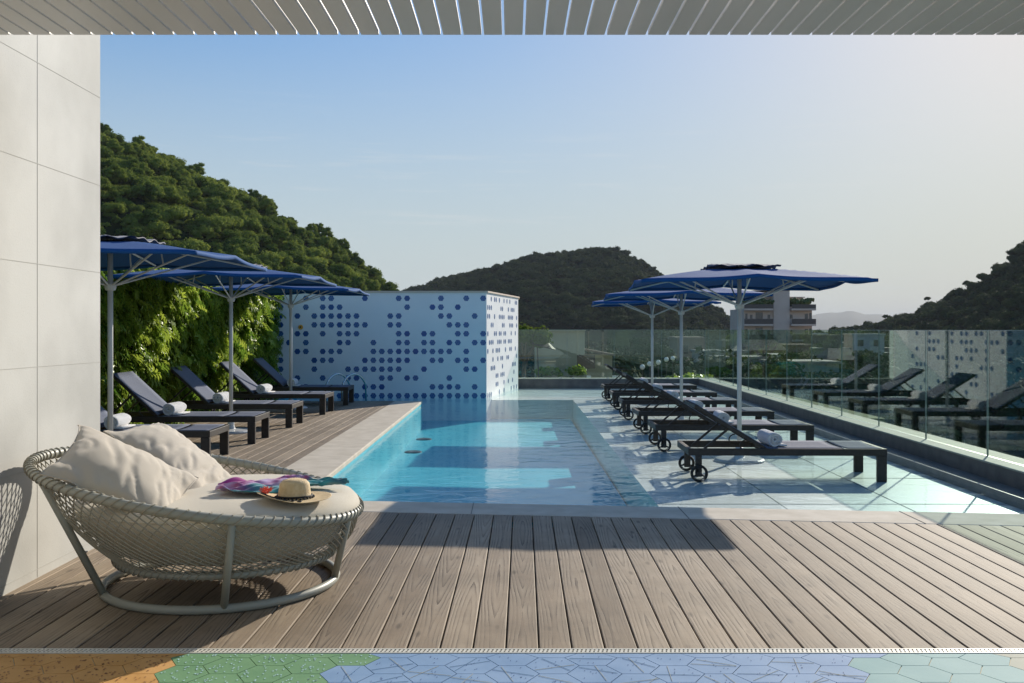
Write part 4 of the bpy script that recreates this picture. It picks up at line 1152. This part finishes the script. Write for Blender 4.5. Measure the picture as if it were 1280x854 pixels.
# apartment tower
def tower():
    D = 188.; k = D/F; X0 = (928-640)*k; X1 = (1017-640)*k; fl = 3.0
    t = empty('apartment_building', ((X0+X1)/2, D, -34)); tag(t, 'pinkish grey apartment tower with stepped roof terraces and balconies above the glass fence', 'building')
    O = ((X0+X1)/2, D, -34)
    def pp(bm, nm, mt, par=t, **kk): o = bm.build(nm, mt, par, recenter=True, loc=O, **kk); o.location = (0,0,0); return o
    def Z(py): return EYE+(HZ-py)*k
    def Xp(px): return (px-640)*k
    b = MB(); b.box(Xp(966), Xp(986), D-.6, D+12, -34, Z(363)); b.box(Xp(930), Xp(966), D, D+12, -34, Z(386)); b.box(Xp(986), Xp(1015), D, D+12, -34, Z(385))
    b.box(Xp(936), Xp(966), D+2, D+11, Z(386), Z(374)); b.box(Xp(944), Xp(966), D+2.5, D+10, Z(374), Z(367)); b.box(Xp(986), Xp(1009), D+3, D+11, Z(385), Z(372))
    body = pp(b, 'wall', M['bwall'])
    b = MB(); b.box(Xp(940), Xp(967), D+.5, D+11, Z(366.8), Z(365)); b.box(Xp(955), Xp(988), D-.8, D+12, Z(362.8), Z(361)); b.box(Xp(986.2), Xp(1011), D+2.4, D+11.4, Z(371.8), Z(370.5)); pp(b, 'roof', M['bwall'])
    for f_ in range(0, 6):
        yb = 386+f_*19.3
        for xa_, xb_ in ((928, 964), (987, 1017)):
            b = MB(); b.box(Xp(xa_), Xp(xb_), D-1.6, D-.01, Z(yb)-.35, Z(yb)); sl = pp(b, 'balcony', M['bwall'])
            b = MB(); b.box(Xp(xa_)+.02, Xp(xb_)-.02, D-1.58, D-1.5, Z(yb), Z(yb)+1.0 if f_ else Z(yb)+.8)
            rl = b.build('balcony_railing', M['brail'], sl, recenter=True, loc=O); rl.location = (0,0,0)
        for (wx_, ww, wh_) in ((939, 3, 5), (949, 9, 11), (961, 3.4, 5), (989, 3.4, 5), (1008, 4, 8), (1013, 3, 9), (933, 3, 8)):
            if wh_ is None: continue
            zc_ = Z(yb+10); b = MB(); b.box(Xp(wx_)-ww*k/2, Xp(wx_)+ww*k/2, D-.03, D+.02, zc_-wh_*k/2, zc_+wh_*k/2); w_ = pp(b, 'window', M['bwin'])
            b = MB(); b.box(Xp(wx_)-ww*k/2-.1, Xp(wx_)+ww*k/2+.1, D-.06, D-.031, zc_-wh_*k/2-.12, zc_-wh_*k/2-.002); fr = b.build('sill', M['bwall'], w_, recenter=True, loc=O); fr.location = (0,0,0)
    for (xa_, xb_, ya_, yb_) in ((938, 946, 377, 385), (948, 954, 376, 384), (990, 998, 376, 383), (1001, 1007, 375, 384)):
        b = MB(); dd = 2 if xa_ < 980 else 3; b.box(Xp(xa_), Xp(xb_), D+dd-.04, D+dd+.02, Z(yb_), Z(ya_)); pp(b, 'window', M['bwin'])
    rr_ = random.Random(2); b = MB()
    for q in range(46):
        px = rr_.choice([rr_.uniform(930, 964), rr_.uniform(989, 1015)]); c_ = Vector((Xp(px), D-.8+rr_.random()*1.5, Z(385)+rr_.uniform(.7, 1.5)))
        for _ in range(5): r_ = rr_.uniform(.2, .5); b.lathe([(.01, -r_), (r_*.8, -r_*.4), (r_, .1), (r_*.6, r_*.7), (.01, r_)], 6, c=tuple(c_+Vector((rr_.uniform(-.5,.5), rr_.uniform(-.3,.3), rr_.uniform(-.2,.3)))))
    pp(b, 'roof_garden', M['planter'])
    b = MB(); b.box(Xp(988), Xp(991), D+4, D+5.5, Z(370.5), Z(367)); b.box(Xp(988.8), Xp(989.4), D+4.5, D+4.6, Z(367), Z(365)); pp(b, 'water_tank', M['mwhite'])
tower()

# houses in the valley seen through the glass
def house(x, y, w_, d_, h_, zt, wallm, label, roofm=None, rows=2):
    zb = zt-h_
    t = empty('house', (x, y, zb)); tag(t, label, 'house', 'small houses among the valley trees')
    b = MB(); b.box(-w_/2, w_/2, 0, d_, -14, h_); b.build('wall', wallm, t)
    b = MB()
    if roofm: b.add([(-w_/2-.4, -.4, h_+.01), (w_/2+.4, -.4, h_+.01), (w_/2+.4, d_+.4, h_+.01), (-w_/2-.4, d_+.4, h_+.01), (-w_/2+1, d_/2, h_+1.6), (w_/2-1, d_/2, h_+1.6)], [(0,1,5,4),(1,2,5),(2,3,4,5),(3,0,4),(3,2,1,0)])
    else: b.box(-w_/2-.2, w_/2+.2, -.2, d_+.2, h_+.005, h_+.3)
    b.build('roof', roofm or wallm, t)
    nx = max(2, int(w_/2.6))
    for r_ in range(rows):
        for i in range(nx):
            cx = -w_/2+(i+.5)*w_/nx; cz = h_-1.5-r_*2.8
            b = MB(); b.box(cx-.55, cx+.55, -.03, .03, cz-.6, cz+.6); wd = b.build('window', M['bwin'], t)
wm = [mat('house_paint_a', (.28, .27, .25), .8), mat('house_paint_b', (.23, .17, .13), .8), mat('house_paint_c', (.45, .44, .42), .8), mat('house_paint_d', (.17, .19, .17), .8)]
hs_ = [(905, 441, 130, 0, 6, 'grey house low behind the glass, left of the parasol pole', 0), (935, 449, 120, 0, 7, 'long grey house half hidden by trees under the tower', 0),
       (958, 438, 150, 1, 6, 'brown tiled house below the apartment tower', 1), (990, 446, 135, 2, 5.5, 'bright white house standing out among the dark trees', 0),
       (985, 427, 200, 1, 9, 'brown house high up behind the bright white house', 1), (1010, 455, 110, 0, 7, 'pale low house just above the kerb right of the white house', 0),
       (1035, 437, 180, 3, 8, 'green grey block among the trees right of the tower', 0), (1058, 450, 140, 1, 5, 'brown house with clay roof low on the right', 1),
       (1080, 430, 210, 0, 8, 'grey block near the hexagon wall reflection', 0), (925, 427, 220, 3, 8, 'dim green grey block directly under the tower at left', 0),
       (1015, 418, 260, 2, 8, 'small pale house highest behind the glass', 0), (864, 424, 140, 1, 4, 'small tan house behind the trees by the fence corner', 0)]
for (px, py, D, mi, w_, lb, rf) in hs_:
    house((px-640)/F*D, D, w_, 7, 6, EYE-(py-HZ)/F*D, wm[mi], lb, M['rooftile'] if rf else None)

# dim little buildings farther back between the treetops
rh = random.Random(12)
for i in range(20):
    px = rh.uniform(885, 1105); py = rh.uniform(419, 455); D = rh.uniform(150, 290)
    house((px-640)/F*D, D, rh.uniform(3, 7), 5, 6, EYE-(py-HZ)/F*D, wm[rh.randrange(4)], 'dim small flat roofed building among the valley treetops behind the long glass fence', None)
for q in [o_ for o_ in col.objects if o_.get('label', '').startswith('dim small flat')]: q['group'] = 'dim small buildings in the valley beyond the long glass fence'

# individual trees
def tree(name, x, y, zb, sc, seed, label, cat='tree', group=None, lean=0, th=5.0, n_leaf=2600, leaf=.42, mt=None, rad=3.2):
    t = empty(name, (x, y, zb)); tag(t, label, cat, group)
    b = MB(); r0 = .22
    pts = [(0,0,-.5), (lean*.3, .05, th*.35), (lean*.7, 0, th*.7), (lean, 0, th)]
    b.tube(pts, [r0, r0*.8, r0*.6, r0*.42], 8)
    rr_ = random.Random(seed)
    for k in range(6):
        a = rr_.random()*6.28; b.tube([(lean*.8, 0, th*(.6+.06*k)), (lean+rad*.35*math.cos(a), rad*.35*math.sin(a), th*.95+.3), (lean+rad*.6*math.cos(a), rad*.6*math.sin(a), th+1.0)], [.10, .07, .03], 6)
    b.build('trunk', M['bark'], t)
    o = crown_mesh('crown', seed, rad, rad*1.3, n_leaf, leaf, 12, mt or M['leafA'], link=True); o.parent = t; o.location = (lean, 0, th-1.2)
    t.scale = (sc,)*3; return t
# emergent trees on the left skyline
for i, (px, py, s_, lb) in enumerate([(190, 186, .55, 'flat topped tree breaking the left skyline nearest the concrete wall'), (212, 196, .6, 'dark round tree on the left skyline above the parasols'),
        (318, 256, .50, 'feathery tree on the left skyline halfway down the ridge'), (336, 262, .62, 'tallest dark tree on the middle of the left ridge'), (424, 312, .55, 'round tree on the lower left ridge'), (440, 320, .55, 'last bushy tree before the left ridge drops away')]):
    D = 292; x = (px-640)/F*D; z = EYE+(HZ-py)/F*D
    tree('ridge_tree', x, D, z-5.6*s_-1.2, s_, 60+i, lb, group='trees on the left skyline', n_leaf=900, leaf=.8)
for i, (px, py, lb) in enumerate([(1160, 377, 'bare branched tree on the right skyline'), (1209, 357, 'flat crowned tree on the right skyline'), (1233, 350, 'small dark tree high on the right skyline'), (1108, 399, 'low round tree at the foot of the right ridge')]):
    D = 505; x = (px-640)/F*D; z = EYE+(HZ-py)/F*D
    tree('ridge_tree', x, D, z-5.2*.8, .75, 80+i, lb, group='trees on the right skyline', n_leaf=500, leaf=1.0, mt=M['leafFar'])

# neighbour's garden beyond the far fence
GZ = -1.7
g = MB(); g.box(-6, 13, 34, 48, -34, GZ); tag(g.build('garden_terrace', M['lawn']), None, None, kind='structure')
def gp(px, D): return (px-640)/F*D
D = 44.
t = empty('garden_house', (gp(705, D), D, GZ)); tag(t, 'tan plastered house wall covered in climbing plants beyond the far fence', 'house')
k = D/F
b = MB(); b.box(gp(670, D)-gp(705, D), gp(731, D)-gp(705, D), 0, 3, 0, EYE-(414-HZ)*k-GZ); b.build('wall', M['tan'], t)
b = MB(); b.box(gp(669, D)-gp(705, D), gp(732, D)-gp(705, D), -.15, 3.2, EYE-(413.8-HZ)*k-GZ, EYE-(412.4-HZ)*k-GZ); b.build('roof', M['tan'], t)
b = MB(); b.box(gp(712, D)-gp(705, D), gp(716, D)-gp(705, D), -.04, .02, .0, 1.0); b.build('door', M['bark'], t)
b = MB(); b.box(.6, 1.4, -.03, .02, 1.35, 1.95); b.build('window', M['bwin'], t)
def bush(name, x, y, z, r_, seed, label, group, n_leaf=900, leaf=.13, mt=None, hf=1.2):
    o = crown_mesh(name, seed, r_, r_*hf, n_leaf, leaf, 9, mt or M['leafH'], link=True); o.location = (x, y, z-r_*.45); tag(o, label, 'bush', group); return o
bl = [(678, 43.4, .55, 'climbing bush against the left of the tan wall'), (690, 43.4, .5, 'climbing bush in the middle of the tan wall'), (722, 43.2, .6, 'bush at the right corner of the tan wall'),
      (655, 38, .7, 'dense bush at the left end of the far fence'), (668, 37, .6, 'low bush below the black garden parasol'), (735, 40, .7, 'bright yellow green bush left of the white posts'),
      (748, 41, .65, 'bright green bush behind the white posts'), (700, 37, .5, 'low round bush in front of the tan wall'), (718, 37, .5, 'low bush beside the white plinth'),
      (790, 39, .8, 'dark bush right of the white posts'), (808, 40, .9, 'dark bush behind the globe lamps'), (835, 41, .9, 'dark bush near the fence corner'), (862, 42, 1.1, 'tall bush closest to the fence corner')]
for i, (px, D_, r_, lb) in enumerate(bl):
    bush('bush', gp(px, D_), D_, GZ+(.9 if i < 3 else .2), r_, 100+i, lb, 'garden bushes beyond the far fence')
tree('garden_tree', gp(655, 39), 39, GZ, .50, 140, 'leafy tree right behind the corner of the white tiled wall', group='trees beyond the far fence', th=4.6, rad=2.2, n_leaf=2400, leaf=.32)
tree('garden_tree', gp(775, 52), 52, -10.6, 1.0, 141, 'dark spreading tree behind the white posts', group='trees beyond the far fence', th=5.0, rad=4.2, n_leaf=4000, leaf=.4, mt=M['leafV'])
tree('garden_tree', gp(815, 55), 55, -10.6, 1.0, 142, 'dark tree behind the globe lamps', group='trees beyond the far fence', th=5.2, rad=4.0, n_leaf=4000, leaf=.4, mt=M['leafV'])
tree('garden_tree', gp(848, 50), 50, -10.6, 1.0, 143, 'dark tree between the two nearer right parasol poles', group='trees beyond the far fence', th=5.0, rad=3.6, n_leaf=4000, leaf=.4, mt=M['leafV'])
tree('garden_tree', gp(900, 58), 58, -11.6, 1.05, 144, 'dark tree just right of the fence corner', group='trees beyond the far fence', th=5.4, rad=4.2, n_leaf=4000, leaf=.4, mt=M['leafV'])
tree('garden_tree', gp(755, 50), 50, -10.1, .8, 145, 'small tree over the clay roofed shed', group='trees beyond the far fence', th=5.4, rad=3.0, n_leaf=3000, leaf=.4, mt=M['leafV'])
# black garden parasol
D = 39.
t = empty('garden_parasol', (gp(673, D), D, GZ)); tag(t, 'tilted black garden parasol beyond the far fence', 'parasol')
b = MB(); b.tube([(.35, 0, 0), (.0, 0, 1.3), (-.05, 0, 2.6)], .025, 6); b.build('pole', M['brail'], t)
b = MB(); b.lathe([(.001, .30), (.25, .22), (.62, 0), (.58, -.03), (.001, .22)], 8, c=(.1, 0, 2.45), mat4=Matrix.Rotation(R(14), 4, 'Y')); b.build('canopy', M['black'], t)
# dark bench-table
D = 42.
t = empty('garden_table', (gp(686, D), D, GZ)); tag(t, 'dark wooden garden table in front of the tan wall', 'table')
b = MB(); b.box(-.45, .45, -.3, .3, .95, 1.03); b.build('table_top', M['brail'], t)
for sx_ in (-.38, .38):
    for sy_ in (-.24, .24): b = MB(); b.box(sx_-.04, sx_+.04, sy_-.04, sy_+.04, 0, .949); b.build('leg', M['brail'], t)
# white posts and railing
D = 38.
for i, px in enumerate((736, 768, 774)):
    b = MB(); b.box(-.05, .05, -.05, .05, 0, .98); b.box(-.08, .08, -.08, .08, .981, 1.05)
    tag(b.build('garden_post', M['mwhite'], loc=(gp(px, D), D, GZ+.25)), ['left white garden post beyond the far fence', 'middle white garden post beyond the far fence', 'right white garden post beyond the far fence'][i], 'post', 'white garden posts')
t = empty('white_railing', (gp(760, 36), 36, GZ)); tag(t, 'row of thin white railing bars beyond the far fence', 'railing')
b = MB(); b.box(-.85, .85, -.02, .02, .72, .76); b.box(-.85, .85, -.02, .02, .1, .14); b.build('rail', M['mwhite'], t)
b = MB()
for i in range(15): x = -.82+i*.117; b.box(x-.014, x+.014, -.015, .015, 0, .72)
o = b.build('bars', M['mwhite'], t)
b = MB(); b.box(-.22, .22, -.2, .2, 0, .62); b.box(-.26, .26, -.24, .24, .621, .68); tag(b.build('plinth', M['tan'], loc=(gp(709, 36), 36, GZ)), 'pale square plinth standing in the garden by the second fence joint', 'plinth')
# shed with clay roof
D = 47.; t = empty('garden_shed', (gp(742, D), D, GZ-2)); tag(t, 'low shed with a slanted clay roof behind the garden bushes', 'shed')
b = MB(); b.box(-.9, .9, 0, 1.8, 0, 3.9); b.build('wall', M['tan'], t)
b = MB(); b.add([(-1.1, -.2, 4.3), (1.0, -.2, 3.92), (1.0, 2, 3.92), (-1.1, 2, 4.3), (-1.1, -.2, 4.2), (1.0, -.2, 3.82), (1.0, 2, 3.82), (-1.1, 2, 4.2)], [(0,1,2,3),(7,6,5,4),(0,4,5,1),(1,5,6,2),(2,6,7,3),(3,7,4,0)]); b.build('roof', M['rooftile'], t)
# globe lamps on thin posts
for i, (px, py) in enumerate(((803, 459), (812, 455), (823, 453), (833, 449.5), (841, 448))):
    D = 33.5+1.2*i; z = EYE-(py-HZ)/F*D
    t = empty('globe_lamp', (gp(px, D), D, GZ)); tag(t, 'round pale garden globe lamp, %s from the left in its row' % ordn[i], 'lamp', 'row of globe lamps beyond the far fence')
    b = MB(); b.lathe([(.001, -.09), (.05, -.078), (.085, -.03), (.09, 0), (.085, .03), (.05, .078), (.001, .09)], 14, c=(0, 0, z-GZ)); b.build('globe', M['mwhite'], t, smooth=True)
    b = MB(); b.tube([(0,0,-3), (0,0,z-GZ-.09)], .012, 6); b.build('post', M['brail'], t)

# ------------------------------------------------------------------ haze
hz = MB(); hz.box(-4000, 4000, -60, 8200, -35, 150)
hm = bpy.data.materials.new('haze_air'); hm.use_nodes = True; n = hm.node_tree.nodes; l = hm.node_tree.links; n.remove(n['Principled BSDF'])
pv = n.new('ShaderNodeVolumePrincipled'); pv.inputs['Color'].default_value = (.80, .86, .95, 1); pv.inputs['Density'].default_value = .00008; pv.inputs['Anisotropy'].default_value = 0
l.new(pv.outputs[0], n['Material Output'].inputs['Volume'])
ho = hz.build('haze', hm); ho['kind'] = 'stuff'; ho['label'] = 'thin pale haze lying over the valley and far hills'
